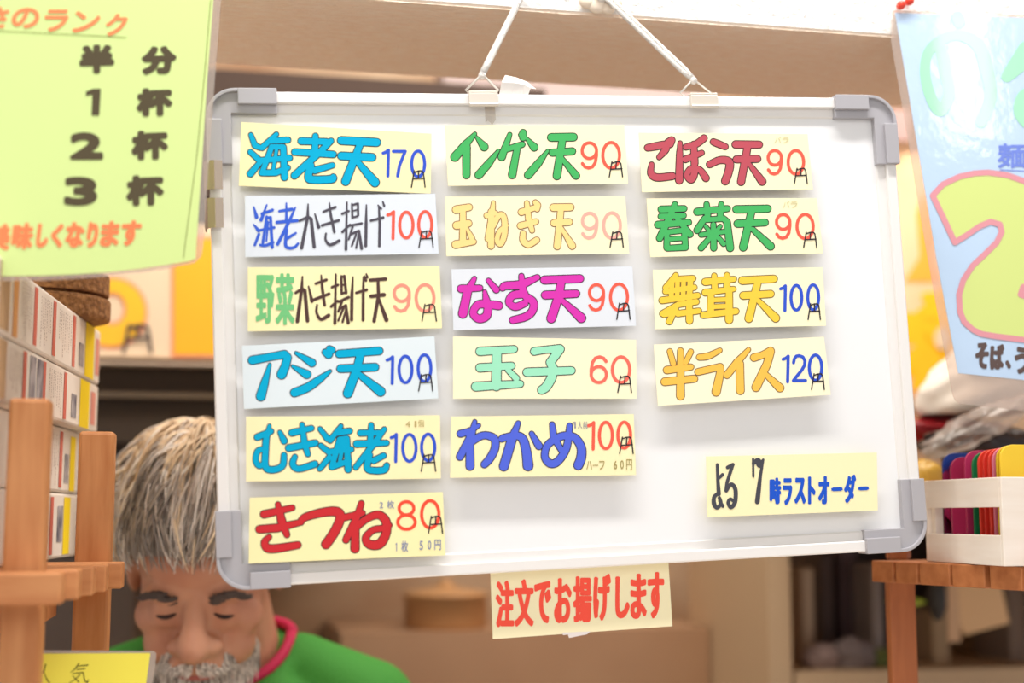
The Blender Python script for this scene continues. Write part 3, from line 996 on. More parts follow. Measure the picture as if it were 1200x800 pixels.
m3 = MB(); glyph(m3, '麺', (1169, 168, 1203, 197), g(.0003), 0.8)
ink(m3, [[(1172, 199, .5), (1215, 201, .5)]], g(.0003), k=6)
obj('lettering', m3, inkm((118, 138, 218)), blue)
m3 = MB()
for ch, *bx in (('そ', 1143, 401, 1159, 432), ('ば', 1160, 403, 1177, 433), ('、', 1178, 422, 1185, 432), ('う', 1189, 406, 1206, 438)):
    glyph(m3, ch, bx, g(.0003), 1.6)
obj('caption', m3, inkm((98, 82, 78)), blue)
m_pin = mat('red_plastic', (240, 70, 50), 0.25)
for (px, py), lab in (((1056, 6), 'red push pin at the corner of the blue poster'), ((1066, 1), 'smaller looking red push pin beside the corner pin')):
    c = aty(px, py, BEAM_Y - .008)
    mb = MB()
    mb.ball(c, .0042, seg=14, ring=10)
    mb.tube([c, c + V((0, .004, 0))], [.0026, .0034], 12)
    mb.tube([c + V((0, .004, 0)), c + V((0, .012, 0))], .0006, 6)
    tag(obj('push_pin', mb, m_pin, smooth=True), lab, 'push pin', 'red push pins on the beam')

# ------------------------------------------------------------------ left wooden rack
m_wood = mat('cedar_wood', (206, 144, 90), 0.55, noise=((176, 108, 56), 0.22), scale=14, stretch=(6, 6, 0.7), detail=5)
m_woodx = mat('cedar_slat', (210, 146, 92), 0.55, noise=((182, 110, 60), 0.22), scale=14, stretch=(0.8, 6, 6), detail=5)
Y1, Y2 = 1.065, 1.275
SH = 1.4615                                      # shelf top height


def post(px0, px1, py, ytop, Y, parent, name='post'):
    a, b = aty(px0, py, Y), aty(px1, py, Y)
    zt = aty(px0, ytop, Y).z
    w = b.x - a.x
    mb = MB(); mb.box((a.x, Y, 1.1), (b.x, Y + w, zt))
    return obj(name, mb, m_wood, parent, bevel=0.0028)


rack = empty('display_rack', (-0.25, 1.18, 1.1))
tag(rack, 'left wooden display rack of square posts and slats holding the cartons', 'rack')
post(6, 54, 570, 466, Y1, rack)
post(89, 131, 600, 505, Y2, rack)
tops = [(72, 1.030), (92, 1.085), (109, 1.140), (124, 1.192), (143, 1.245)]
for px, Y in tops:
    xr = aty(px, 680, Y).x
    mb = MB(); mb.box((xr - .42, Y, SH - .0215), (xr, Y + .03, SH))
    obj('slat', mb, m_woodx, rack, bevel=0.0015)
# left posts of the rack stand outside the photo; a back rail ties the slats
mb = MB(); mb.box((-.56, Y1 + .002, 1.1), (-.53, Y1 + .03, 1.62)); obj('post', mb, m_wood, rack)
mb = MB(); mb.box((-.56, Y2 + .002, 1.1), (-.53, Y2 + .03, 1.62)); obj('post', mb, m_wood, rack)
for q in ((-.555, Y1, -.53, Y2),):
    mb = MB(); mb.box((q[0], q[1], SH - .045), (q[2], q[3] + .03, SH - .0215)); obj('rail', mb, m_woodx, rack)
xr = aty(100, 700, 1.15).x
mb = MB(); mb.box((xr - .06, Y1 + .03, SH - .045), (xr - .035, Y2 + .01, SH - .0215)); obj('rail', mb, m_woodx, rack)

# ------------------------------------------------------------------ cartons
m_card = mat('carton_white', (236, 222, 208), 0.5)
m_red = inkm((212, 112, 96)); m_yel = inkm((250, 216, 40)); m_txt = inkm((150, 118, 104)); m_pho = mat('photo_print', (96, 92, 104), 0.4, noise=((190, 180, 180), 0.2), scale=60); m_pk = inkm((226, 150, 134)); m_org = inkm((226, 160, 100))
BA = math.radians(4.8)
BD = V((math.sin(BA), math.cos(BA), 0)); BR = V((math.cos(BA), -math.sin(BA), 0))


def carton(far, d, zt, zb, length, width, label, seedv, bars, prints, gaps):
    rnd = random.Random(seedv)
    p = P(*far, d)
    p = V((p.x, p.y, 0))
    q = [p, p - BD * length, p - BD * length - BR * width, p - BR * width]
    mb = MB()
    mb.prism([V((v.x, v.y, zt)) for v in q], V((0, 0, zb - zt)))
    c = obj('carton', mb, m_card, bevel=0.0025)
    tag(c, label, 'carton', 'printed cartons on the left rack')
    H = zt - zb

    fp = Plane(p + BR * .0, BR)

    def s_of(px):
        return -(fp.at(px, 450) - p).dot(BD)

    def strip(s0, s1, t0, t1, off=.0004):
        return [p - BD * q + V((0, 0, zt - t * H)) + BR * off for q, t in ((s0, t0), (s1, t0), (s1, t1), (s0, t1))]

    def patch(nm, m, px0, px1, t0, t1, off=.0004):
        m3 = MB()
        m3.add(strip(s_of(px0), s_of(px1), t0, t1, off), [(0, 1, 2, 3)])
        obj(nm, m3, m, c)
    for px in bars:
        patch('red_bar', m_red, px, px - 4.6 + 0.016 * px, .07, .93)
    for nm, m, a in prints:
        patch(nm, m, *a)
    m3 = MB()
    for px0, px1 in gaps:
        px = px0
        while px < px1:
            t, t1 = .13, rnd.choice([.6, .75, .88])
            s0 = s_of(px)
            while t < t1:
                l = rnd.uniform(.012, .04)
                m3.add(strip(s0, s0 + .0014, t, t + l), [(0, 1, 2, 3)])
                t += l + rnd.uniform(.012, .03)
            px += 2.3
    o = obj('fine_print', m3, m_txt, c)
    o['kind'] = 'stuff'
    return c, p


def zat(py, px, d):
    return P(px, py, d).z


D1 = 1.42
zs = [zat(388, 117, D1), zat(452, 117, D1), zat(509, 117, D1)]
carton((117, 420), D1, zs[0], zs[1] + .0006, .50, .2, 'topmost printed carton of the stack, right under the cork mat', 1, (40, 62.5, 86),
       [('yellow_band', m_yel, (98, 108.5, .02, .97)), ('photo_panel', m_pho, (91, 96.5, .45, .85)), ('pink_writing', m_pk, (110.5, 114.5, .18, .85)), ('orange_panel', m_org, (11, 17, .03, .97)), ('brown_picture', mat('brown_print', (176, 140, 104), 0.4), (-6, 7, .05, .95))],
       [(22, 35), (45, 58), (67, 82)])
carton((114.5, 480), D1, zs[1], zs[2] + .0006, .50, .2, 'second printed carton from the top, with a dark photo panel, above the third', 3, (30, 53, 78),
       [('yellow_band', m_yel, (94, 105, .03, .97)), ('photo_panel', m_pho, (34, 41, .08, .95)), ('photo_panel', m_pho, (42.5, 50, .08, .95)), ('photo_panel', m_pho, (84, 90, .4, .85)), ('pink_writing', m_pk, (107, 112, .18, .85)), ('brown_picture', mat('brown_print', (176, 140, 104), 0.4), (-6, 6, .05, .95))],
       [(10, 27), (58, 74)])
D3 = 1.39
hh = (zs[2] - SH) / 2
carton((93, 540), D3, zs[2], zs[2] - hh + .0006, .46, .2, 'third printed carton from the top, seen between the two posts', 2, (76,),
       [('yellow_band', m_yel, (85, 91, .1, .97)), ('photo_panel', m_pho, (79, 83.5, .4, .85))], [(62, 73)])
carton((91, 620), D3, zs[2] - hh, SH + .0004, .46, .2, 'bottom printed carton, standing on the slats between the posts', 4, (68,),
       [('yellow_band', m_yel, (80, 87.5, .06, .95)), ('photo_panel', m_pho, (73, 79, .2, .75))], [(58, 65)])
# cork mat on the top carton
m_cork = mat('cork', (176, 124, 76), 0.9, noise=((128, 84, 48), 0.12), scale=220, bump=(260, 0.8))
cc = P(62, 380, 1.28); cc.z = 0
cork = MB()
rx = .054


def disc(mb, c, r, z0, z1, n=48):
    mb.prism([V((c.x + r * math.cos(2 * math.pi * i / n), c.y + r * math.sin(2 * math.pi * i / n), z1)) for i in range(n)], V((0, 0, z0 - z1)))


edge = P(130, 360, 1.36)
ccx = V((edge.x - .058, edge.y - .0, 0))
disc(cork, ccx, .058, zs[0] + .0005, zs[0] + .021)
ck = obj('cork_mat', cork, m_cork, bevel=0.003)
tag(ck, 'lower round cork mat lying on the carton stack', 'cork mat', 'cork mats on the cartons')
cork = MB()
disc(cork, ccx + V((-.002, .004, 0)), .058, zs[0] + .0245, zs[0] + .045)
disc(cork, ccx + V((-.002, .004, 0)), .052, zs[0] + .021, zs[0] + .0245)
tag(obj('cork_mat', cork, m_cork, bevel=0.003), 'upper round cork mat, just under the lime poster', 'cork mat', 'cork mats on the cartons')

# ------------------------------------------------------------------ yellow laminated label, lower left
LB = Plane(aty(100, 780, 1.17), V((0.12, -1, 0)))
g = lambda off: (lambda x, y: LB.at(x, y, off))
mb = MB(); mb.prism([g(0)(x, y) for x, y in ((-40, 766), (176, 765), (176, 767), (150, 950), (-40, 950))], LB.n * -.0006)
lb = obj('laminated_label', mb, mat('lemon_paper', (250, 238, 84), 0.35))
tag(lb, 'yellow laminated label with black brush writing behind the nearer rack post', 'label')
mb = MB(); mb.prism([g(-.0002)(x, y) for x, y in ((-45, 761), (180, 762.5), (183, 765), (183, 770), (155, 957), (-45, 957))], LB.n * -.0003)
obj('laminate', mb, film('laminate_film_edge', tint=(225, 212, 190), gloss=0.10, milk=0.35), lb)
m3 = MB()
q5 = lambda t: [[(x / 5, 640 + y / 5, r / 5) for x, y, r in st] for st in parse(t, 2.5)]
ink(m3, q5("268,690,3 258,730,2.5 216,775,1.5; 256,735,2 275,780,2.5 292,800,3; 462,685,3 440,718,2.5 415,738,1.5; 455,702,2 515,695,3; 448,722,2 498,716,2.5; 425,745,2 488,738,3 496,785,2.5 512,798,3 518,780,1.5; 468,752,2.5 440,780,2 405,800,1.5; 425,757,1.5 462,795,3"), g(.0003), k=8)
obj('lettering', m3, inkm((52, 48, 30)), lb)

# ------------------------------------------------------------------ right wooden rack, crate and tickets
SHR = 1.458
m_woodr = mat('red_cedar_slat', (190, 120, 70), 0.55, noise=((160, 92, 48), 0.22), scale=14, stretch=(0.8, 6, 6), detail=5)
m_woodp = mat('red_cedar_post', (176, 104, 58), 0.55, noise=((146, 80, 40), 0.22), scale=14, stretch=(6, 6, 0.7), detail=5)
rk = empty('display_rack', (0.75, 1.25, 1.1))
tag(rk, 'right wooden display rack of slats on a square post, under the white crate', 'rack')
E0, E1 = atz(1153, 662, SHR), atz(1021, 656.5, SHR)
re_ = (E1 - E0); re_.z = 0; re_.normalize()
rs_ = V((re_.y, -re_.x, 0))
if rs_.dot(RGT) < 0:
    rs_ = -rs_
RPL = Plane(E0, rs_)


def rbox(px0, px1, back, long, z0, z1, name, m, inset=0.0):
    "a bar of the right rack: its end spans px0..px1 along the row of slat ends"
    a, b = RPL.at(px0, 660) + rs_ * back, RPL.at(px1, 660) + rs_ * back
    a.z = b.z = z0
    mb = MB()
    mb.prism([a, b, b + rs_ * long, a + rs_ * long], V((0, 0, z1 - z0)))
    return obj(name, mb, m, rk, bevel=0.0012)


for px0, px1 in ((1248, 1204), (1197, 1159), (1153, 1115), (1112, 1077), (1074, 1049), (1046, 1021)):
    rbox(px0, px1, 0, .40, SHR - .020, SHR, 'slat', m_woodr)
pq = Plane(E0 + rs_ * .034, rs_).at(1041, 660); pq.z = 1.1
fh = V((FWD.x, FWD.y, 0)).normalized()
pw = RGT * (32 / F * (pq - CAM).dot(FWD))
mb = MB(); mb.prism([pq, pq + pw, pq + pw + fh * .017, pq + fh * .017], V((0, 0, SHR - 1.1 - .0205)))
obj('post', mb, m_woodp, rk, bevel=0.002)
pu = pq + V((0, 0, SHR - 1.1 + .0002))
mb = MB(); mb.prism([pu, pu + pw * .7, pu + pw + fh * .010, pu + fh * .010], V((0, 0, .07)))
obj('post', mb, m_woodp, rk, bevel=0.002)
rbox(1078, 1041, .36, .03, 1.1, SHR - .020, 'post', m_woodp)
rbox(1240, 1030, .25, .014, SHR - .040, SHR - .0202, 'rail', m_woodp)

m_crate = mat('pale_poplar', (246, 236, 224), 0.6, noise=((238, 224, 208), 0.2), scale=10, stretch=(1, 1, 8))
A = atz(1177, 664, SHR); Bc = P(1086, 660, 1.325)
ab = V((Bc.x - A.x, Bc.y - A.y, 0)); Lc = ab.length; ab.normalize()
ac = V((ab.y, -ab.x, 0))
if ac.dot(RGT) < 0:
    ac = -ac
Wc, Hc_ = .10, .0745
A = V((A.x, A.y, SHR + .0004))
cr = empty('wooden_crate', A + ab * Lc / 2 + ac * Wc / 2)
tag(cr, 'small white wooden crate of coloured tickets on the right rack', 'crate')


def cbox(s0, s1, w0, w1, z0, z1, name, m=m_crate):
    mb = MB()
    mb.prism([A + ab * s + ac * w + V((0, 0, z0)) for s, w in ((s0, w0), (s1, w0), (s1, w1), (s0, w1))], V((0, 0, z1 - z0)))
    return obj(name, mb, m, cr, bevel=0.0006)


for w0 in (0, Wc - .004):
    cbox(.004, Lc - .004, w0, w0 + .004, Hc_ * .66, Hc_, 'side_slat')
    cbox(.004, Lc - .004, w0, w0 + .004, 0, Hc_ * .345, 'side_slat')
cbox(0, .004, 0, Wc, 0, Hc_, 'end_panel')
cbox(Lc - .004, Lc, 0, Wc, 0, Hc_, 'end_panel')
cbox(.004, Lc - .004, .004, Wc - .004, 0, .004, 'floor_panel')
for s in (.0042, Lc - .0122):
    cbox(s, s + .008, .0042, .0122, .0042, Hc_, 'corner_block')

PL = [(1096, 531, (32, 66, 150), 'blue ticket at the far end of the crate', .0035), (1101, 539, (228, 60, 110), 'pink ticket in front of the blue one', .003), (1106, 540, (214, 48, 100), 'second pink ticket, beside the first', .003),
      (1116, 535, (172, 44, 84), 'crimson ticket with a rounded top', .003), (1133, 527, (178, 46, 88), 'tall crimson ticket beside the green one', .003), (1142, 529, (20, 110, 62), 'dark green ticket, the only green one', .003),
      (1149, 526, (214, 56, 40), 'red ticket next to the green one', .003), (1155, 525, (206, 48, 36), 'red ticket in the middle of the red ones', .003), (1161, 524, (214, 60, 44), 'red ticket nearest the pink sliver', .003),
      (1166, 523, (206, 110, 130), 'dusty pink ticket, a thin sliver in the crate', .003), (1171, 521, (214, 172, 30), 'mustard yellow ticket behind the front one', .003), (1175, 520, (244, 202, 50), 'bright yellow ticket at the near end of the crate', .003)]
side_pl = Plane(A, ac)
for px, py, rgb, lab, th in PL:
    w0 = .0135
    pl = Plane(A + ac * w0, ac)
    hit = pl.at(px, 600)
    s0 = (hit - A).dot(ab)
    s0 = min(max(s0, .0065), Lc - .0125)
    top = P(px + 12, py, (hit - CAM).dot(FWD)).z
    h = top - (A.z + .0045)
    w1 = Wc - .0135 - random.uniform(0, .012)
    R = .012
    pr = [(w0, 0), (w1, 0), (w1, h - R)] + [(w1 - R + R * math.cos(a), h - R + R * math.sin(a)) for a in (.4, .8, 1.2)] + [(w1 - R, h), (w0 + R, h)] + [(w0 + R - R * math.sin(a), h - R + R * math.cos(a)) for a in (.4, .8, 1.2)] + [(w0, h - R)]
    mb = MB(); mb.prism([A + ac * w + ab * s0 + V((0, 0, .0045 + z)) for w, z in pr], ab * min(th, .0028))
    t = obj('plastic_ticket', mb, mat('ticket_%d_%d_%d' % rgb, rgb, 0.3), bevel=0.0004)
    tag(t, lab, 'ticket', 'coloured tickets in the crate')

# shelf plank behind with goods in bags
def pbox(name, px0, py0, px1, py1, Y, deep, m, parent=None, bevel=0.0):
    a, b = aty(px0, py0, Y), aty(px1, py1, Y)
    mb = MB(); mb.box((min(a.x, b.x), Y, min(a.z, b.z)), (max(a.x, b.x), Y + deep, max(a.z, b.z)))
    return obj(name, mb, m, parent, bevel=bevel)


ZS = aty(1100, 545, 1.50).z
m_shelf = mat('kitchen_shelf_wood', (178, 130, 84), 0.5, noise=((150, 104, 62), 0.2), scale=10, stretch=(1, 6, 6))
sx0 = aty(1030, 545, 1.46).x + .03

def blob(name, c, r, m, label, cat, amp=.1, rot=0.0, parent=None, seed=1, base=None, freq=3.0):
    from mathutils import noise as N3
    mb = MB()
    R3 = Matrix.Rotation(rot, 3, 'Y')
    mb.ball((0, 0, 0), 1.0, seg=40, ring=24)
    vs = []
    for v in mb.v:
        k = 1 + amp * N3.noise(v * freq + V((seed * 7.1, 3.3, 1.7))) + amp * .5 * N3.noise(v * freq * 2.7 + V((seed, 9, 2)))
        q = R3 @ V((v.x * k * r[0], v.y * k * r[1], v.z * k * r[2])) + V(c)
        if base is not None:
            q.z = max(q.z, base)
        vs.append(q)
    mb.v = vs
    o = obj(name, mb, m, parent, smooth=True)
    if label:
        tag(o, label, cat)
    return o


m_bag = mat('white_bag', (248, 240, 228), 0.4, bump=(40, 0.4))
blob('paper_bag', P(1168, 440, 1.72), (.115, .06, .052), m_bag, 'crumpled white bag on the shelf behind the blue poster', 'bag', .14, -.5, seed=2, base=ZS + .062)
pk = blob('red_packet', P(1130, 512, 1.72), (.10, .055, .022), mat('dark_red_wrap', (150, 22, 34), 0.25, bump=(60, 0.4)), 'dark red glossy packet lying under the white bag', 'packet', .12, .1, seed=4, base=ZS + .02)
blob('plastic_pack', P(1165, 525, 1.60), (.085, .05, .024), mat('black_tray', (46, 34, 34), 0.12, bump=(70, 0.5)), 'dark shiny wrapped tray on the shelf above the tickets', 'packet', .15, .05, seed=5, base=ZS)
blob('clear_bag', P(1145, 500, 1.55), (.07, .03, .016), film('bag_film', gloss=.10, milk=.25, rough=.3), 'clear plastic bag draped over the dark wrapped tray', 'bag', .25, -.45, seed=8)
blob('yellow_packet', P(1083, 561, 1.52), (.022, .02, .020), mat('ochre_wrap', (214, 168, 60), 0.4), 'small ochre packet beside the crate at the edge of the whiteboard', 'packet', .15, 0, seed=3)

# ------------------------------------------------------------------ kitchen behind
m_cream = mat('cream_sign', (226, 202, 172), 0.6)
m_sy = mat('sign_yellow', (240, 186, 36), 0.5); m_so = mat('sign_orange', (234, 172, 24), 0.5); m_spk = mat('sign_pink', (244, 150, 110), 0.5); m_sk = mat('sign_black', (66, 50, 52), 0.5)
SY = 1.95
sg = pbox('price_sign', -80, 250, 330, 422, SY, .01, m_cream)
tag(sg, 'cream price sign with big yellow figures on the hood behind the man', 'sign')
SP = Plane(V((0, SY, 0)), V((0, -1, 0)))
c2 = lambda off: (lambda x, y: SP.at(x, y, off))
for nm, m, ro, ri, off in (('figure_edge', m_spk, 43.5, 13, .001), ('figure', m_sy, 40, 16, .002)):
    m3 = MB()
    n = 40
    o_ = [(130 + ro * math.cos(2 * math.pi * i / n), 366 + ro * .98 * math.sin(2 * math.pi * i / n)) for i in range(n)]
    i_ = [(132 + ri * math.cos(2 * math.pi * i / n), 362 + ri * 1.2 * math.sin(2 * math.pi * i / n)) for i in range(n)]
    m3.add([c2(off)(*q) for q in o_ + i_], [(i, (i + 1) % n, n + (i + 1) % n, n + i) for i in range(n)])
    obj(nm, m3, m, sg)
for nm, m, e, off in (('bar_edge', m_spk, 3.5, .001), ('bar', m_so, 0, .002)):
    m3 = MB()
    m3.add([c2(off)(x, y) for x, y in ((204 - e, 280 - e), (300, 280 - e), (300, 415 + e), (204 - e, 415 + e))], [(0, 1, 2, 3)])
    obj(nm, m3, m, sg)
m3 = MB(); ink(m3, yen_strokes((145, 381, 177, 412), 2.0), c2(.004)); obj('yen_mark', m3, m_sk, sg)
hood = pbox('range_hood', -90, 425, 420, 520, SY + .02, .5, mat('dark_hood', (46, 33, 22), 0.8, noise=((62, 46, 30), .2), scale=4, stretch=(.3, 1, 6)))
tag(hood, 'dark kitchen hood below the cream price sign', 'hood')
pbox('hood_lip', -90, 419, 400, 431, SY - .012, .03, mat('pale_lip', (238, 214, 190), 0.4), hood)
pbox('hood_rail', -90, 455, 420, 470, SY + .005, .02, mat('brown_rail', (92, 74, 54), 0.4), hood)
pbox('hood_top', -90, 60, 640, 250, SY + .03, .48, mat('dark_hood_top', (52, 34, 24), 0.8), hood)
tag(pbox('steel_cabinet', 60, 530, 420, 620, 2.25, .3, mat('lilac_steel', (164, 158, 162), 0.35, metal=0.2)), 'grey steel cabinet under the hood beside the man', 'cabinet')
tag(pbox('stove', -80, 655, 150, 900, 2.2, .3, mat('dark_stove', (112, 94, 84), 0.4)), 'dark grey stove block between the posts of the left rack', 'stove')
tag(pbox('steel_worktop', 400, 742, 835, 950, 2.25, .34, mat('brown_steel', (160, 120, 90), 0.35, noise=((180, 142, 110), .25), scale=3)), 'brown-stained worktop front below the hanging notice', 'worktop')
pc_ = aty(522, 741, 2.34); pz = aty(522, 742, 2.25).z + .0004
mb = MB()
R0 = .068
prof_ = [(0, 0), (R0 * .94, 0), (R0, .006), (R0, .052), (R0 + .004, .054), (R0 + .004, .057), (R0 * .9, .060), (R0 * .3, .068), (.012, .069), (.012, .078), (0, .080)]
vs, fs = [], []
for r_, z_ in prof_:
    vs += [V((pc_.x + r_ * math.cos(2 * math.pi * i / 32), pc_.y + r_ * math.sin(2 * math.pi * i / 32), pz + z_)) for i in range(32)]
for k in range(len(prof_) - 1):
    fs += [(k * 32 + i, k * 32 + (i + 1) % 32, (k + 1) * 32 + (i + 1) % 32, (k + 1) * 32 + i) for i in range(32)]
mb.add(vs, fs)
tag(obj('cooking_pot', mb, mat('amber_pot', (184, 136, 90), 0.4), smooth=True), 'amber lidded cooking pot at the back, left of the hanging notice', 'pot')

cb = empty('open_cabinet', aty(1060, 900, 2.0))
tag(cb, 'open wooden cabinet with dark inside behind the right rack', 'cabinet')
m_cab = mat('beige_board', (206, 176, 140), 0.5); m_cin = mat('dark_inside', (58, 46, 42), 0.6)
pbox('side_panel', 897, 562, 932, 950, 2.0, .36, m_cab, cb)
pbox('side_panel', 1240, 560, 1262, 950, 2.0, .36, m_cab, cb)
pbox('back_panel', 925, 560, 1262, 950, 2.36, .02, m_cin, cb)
pbox('shelf', 932, 788, 1240, 812, 2.0, .35, m_cab, cb)
ca, cz = aty(897, 600, 2.0), aty(1262, 600, 2.0)
mb = MB(); mb.prism([V((x, y, ZS - .02)) for x, y in ((sx0, 1.47), (sx0 + .9, 1.47), (cz.x, 2.0), (cz.x, 2.36), (ca.x, 2.36), (ca.x, 2.0))], V((0, 0, .0195)))
obj('counter_top', mb, m_shelf, cb)
zsh = aty(990, 788, 2.0).z + .0006
for nm, q, Y, rgb, lab in (('file', (939, 665, 956, 770), 2.10, (190, 165, 140), 'pale beige upright file in the open cabinet'),
                           ('file', (962, 650, 980, 770), 2.16, (92, 74, 70), 'brown upright file next to the pale one'),
                           ('file', (984, 640, 1008, 770), 2.15, (82, 62, 66), 'broad dark mauve file in the open cabinet'),
                           ('file', (1021, 660, 1037, 770), 2.08, (150, 138, 134), 'grey file left of the rack post'),
                           ('box', (1092, 715, 1114, 787), 2.08, (186, 158, 124), 'tan box standing right of the rack post'),
                           ('box', (1180, 650, 1206, 787), 2.08, (146, 128, 116), 'grey-brown box at the right edge of the photo')):
    a, b = aty(q[0], q[1], Y), aty(q[2], 760, Y)
    mb = MB(); mb.box((a.x, Y, zsh), (b.x, Y + .12, a.z))
    tag(obj(nm, mb, mat('%s_%d' % (nm, rgb[0]), rgb, 0.6), bevel=.004), lab, nm)

for i, (px, r, rgb, lab) in enumerate(((962, .022, (150, 128, 122), 'crumpled grey-pink cloth on the cabinet shelf, left'), (998, .026, (128, 114, 112), 'crumpled grey cloth in the middle of the cabinet shelf'), (1030, .017, (96, 104, 50), 'small olive green bundle beside the grey cloth'))):
    c = aty(px, 770, 2.05); c.z = zsh + r * .7
    blob('cloth', c, (r * 1.3, r, r), mat('cloth_%d' % rgb[0], rgb, 0.8), lab, 'cloth', .3, 0, seed=i + 11, base=zsh)
pp = Plane(aty(1140, 700, 1.94), V((0.12, -1, 0)))
mb = MB(); mb.prism([pp.at(x, y) for x, y in ((1112, 660), (1168, 660), (1183, 730), (1130, 744), (1120, 715))], pp.n * -.003)
ptag = obj('paper_tag', mb, mat('kraft_tag', (240, 196, 146), 0.6))
tag(ptag, 'tilted kraft paper tag hanging under the right rack', 'tag')
mb = MB(); mb.prism([pp.at(x, y, .0002) for x, y in ((1111, 672), (1122, 672), (1126, 752), (1112, 752))], pp.n * -.003)
obj('paper_strip', mb, mat('peach_strip', (222, 180, 140), 0.6), ptag)
mb = MB(); mb.tube([pp.at(1140, 662, -.0015), V((pp.at(1140, 662).x, pp.at(1140, 662).y, ZS - .02))], .0012, 6)
obj('string', mb, m_rope, ptag)
tag(blob('green_tape', aty(1062, 705, 1.8), (.028, .01, .006), mat('lime_tape', (170, 186, 60), .5), None, None, .1), 'lime green roll end seen behind the rack post', 'tape')
tag(blob('black_ladle', aty(1098, 700, 1.8), (.012, .012, .03), mat('black_rubber', (46, 40, 36), .5), None, None, .1), 'black hanging ladle head between the post and the kraft tag', 'ladle')

BYP = 2.0
bn = pbox('wall_banner', 1000, 175, 1280, 470, BYP, .01, mat('peach_banner', (246, 212, 180), 0.6, noise=((244, 186, 132), .25), scale=5))
tag(bn, 'peach banner with yellow flowers on the wall between whiteboard and blue poster', 'banner')
BP = Plane(V((0, BYP, 0)), V((0, -1, 0)))
for k, (x, y, r) in enumerate(((1078, 385, 24), (1100, 358, 20), (1072, 425, 20), (1110, 400, 26), (1090, 440, 22))):
    m3 = MB(); m3.add([BP.at(x + r * (1 + .18 * math.cos(5 * a)) * math.cos(a), y + r * (1 + .18 * math.cos(5 * a)) * math.sin(a), .001 + k * .0006) for a in [2 * math.pi * i / 40 for i in range(40)]], [tuple(range(40))])
    obj('yellow_flower', m3, mat('flower_yellow', (246, 190, 20), 0.5), bn)
m3 = MB(); m3.add([BP.at(x, y, .006) for x, y in ell(1104, 396, 9, 13, 20)[:-1]], [tuple(range(20))]); obj('flower_centre', m3, m_cream, bn)
m3 = MB(); m3.add([BP.at(x, y, .001) for x, y in ((1060, 330), (1078, 300), (1074, 250), (1082, 225), (1098, 260), (1092, 300), (1100, 330))], [tuple(range(7))]); obj('orange_flame', m3, mat('flame_orange', (250, 170, 60), 0.5), bn)
tag(pbox('wall_card', 1000, 125, 1066, 165, 1.98, .01, mat('mauve_card', (166, 138, 134), 0.6)), 'mauve card on the wall above the peach banner', 'card')
tag(pbox('wall_vent', 520, 60, 830, 140, 2.4, .1, mat('mauve_vent', (176, 158, 156), 0.6)), 'pale mauve duct behind the beam, above the whiteboard', 'duct')

# ------------------------------------------------------------------ the man
F0 = V((-FWD.x, -FWD.y, 0)).normalized()
UP = V((0, 0, 1))
HC = P(241, 660, 1.50)
TH = math.radians(30)
YW = math.radians(-5)
rx_ = RGT * math.cos(YW) - F0 * math.sin(YW) * -1
hx = (Matrix.Rotation(-YW, 3, 'Z') @ RGT)
hy0 = (Matrix.Rotation(-YW, 3, 'Z') @ F0)
hf = hy0 * math.cos(TH) - UP * math.sin(TH)
hu = UP * math.cos(TH) + hy0 * math.sin(TH)
HM = Matrix((hx, hf, hu)).transposed()


def hl(x, y, z):
    return HC + HM @ V((x, y, z))


def remeshed(name, balls, caps, voxel, smooth_it, m, parent=None, origin=None):
    "one continuous surface grown from overlapping ellipsoids and tapering limbs"
    mb = MB()
    for c, r, rot in balls:
        mb.ball(c, r, rot, seg=24, ring=16)
    for pts, rr in caps:
        for p, r in zip(pts, rr):
            mb.ball(p, r, seg=16, ring=12)
        for (p0, r0), (p1, r1) in zip(zip(pts, rr), zip(pts[1:], rr[1:])):
            mb.tube([p0, p1], [r0, r1], 20)
    me = bpy.data.meshes.new('tmp')
    me.from_pydata([tuple(v) for v in mb.v], [], mb.f)
    t = bpy.data.objects.new('tmp', me)
    COL.objects.link(t)
    r = t.modifiers.new('r', 'REMESH'); r.mode = 'VOXEL'; r.voxel_size = voxel
    k = t.modifiers.new('s', 'SMOOTH'); k.iterations = smooth_it; k.factor = 0.5
    bpy.context.view_layer.update()
    ev = bpy.data.meshes.new_from_object(t.evaluated_get(bpy.context.evaluated_depsgraph_get()))
    o2 = MB()
    o2.add([v.co.copy() for v in ev.vertices], [tuple(p.vertices) for p in ev.polygons])
    bpy.data.objects.remove(t); bpy.data.meshes.remove(me)
    return obj(name, o2, m, parent, smooth=True, origin=origin)


NB = P(264, 772, 1.56)
tw = lambda x, f, u: NB + RGT * x + F0 * f + UP * u
HB = [((0, -.005, .035), (.073, .094, .088)), ((0, .03, -.012), (.063, .060, .074)), ((0, .035, -.068), (.052, .05, .042)), ((0, .070, -.098), (.026, .02, .02)), ((0, .058, .045), (.055, .035, .04)),
      ((0, .098, -.056), (.030, .008, .014)), ((0, .094, -.068), (.022, .009, .007))]
for s_ in (-1, 1):
    HB += [((s_ * .041, .061, -.022), (.025, .022, .022)), ((s_ * .029, .082, .018), (.026, .011, .009)), ((s_ * .031, .079, -.003), (.016, .0115, .0105)), ((s_ * .034, .066, -.052), (.024, .022, .026)), ((s_ * .0165, .100, -.034), (.0125, .0115, .0105)),
           ((s_ * .076, -.008, -.008), (.009, .018, .031)), ((s_ * .031, .083, -.016), (.014, .008, .005))]
balls = [(hl(*c), r, HM) for c, r in HB]
caps = [([hl(0, .086, .012), hl(0, .100, -.010), hl(0, .112, -.029)], [.0095, .0120, .0165]),
        ([hl(0, -.02, -.04), tw(0, -.01, .0), tw(0, -.01, -.06)], [.060, .060, .075])]
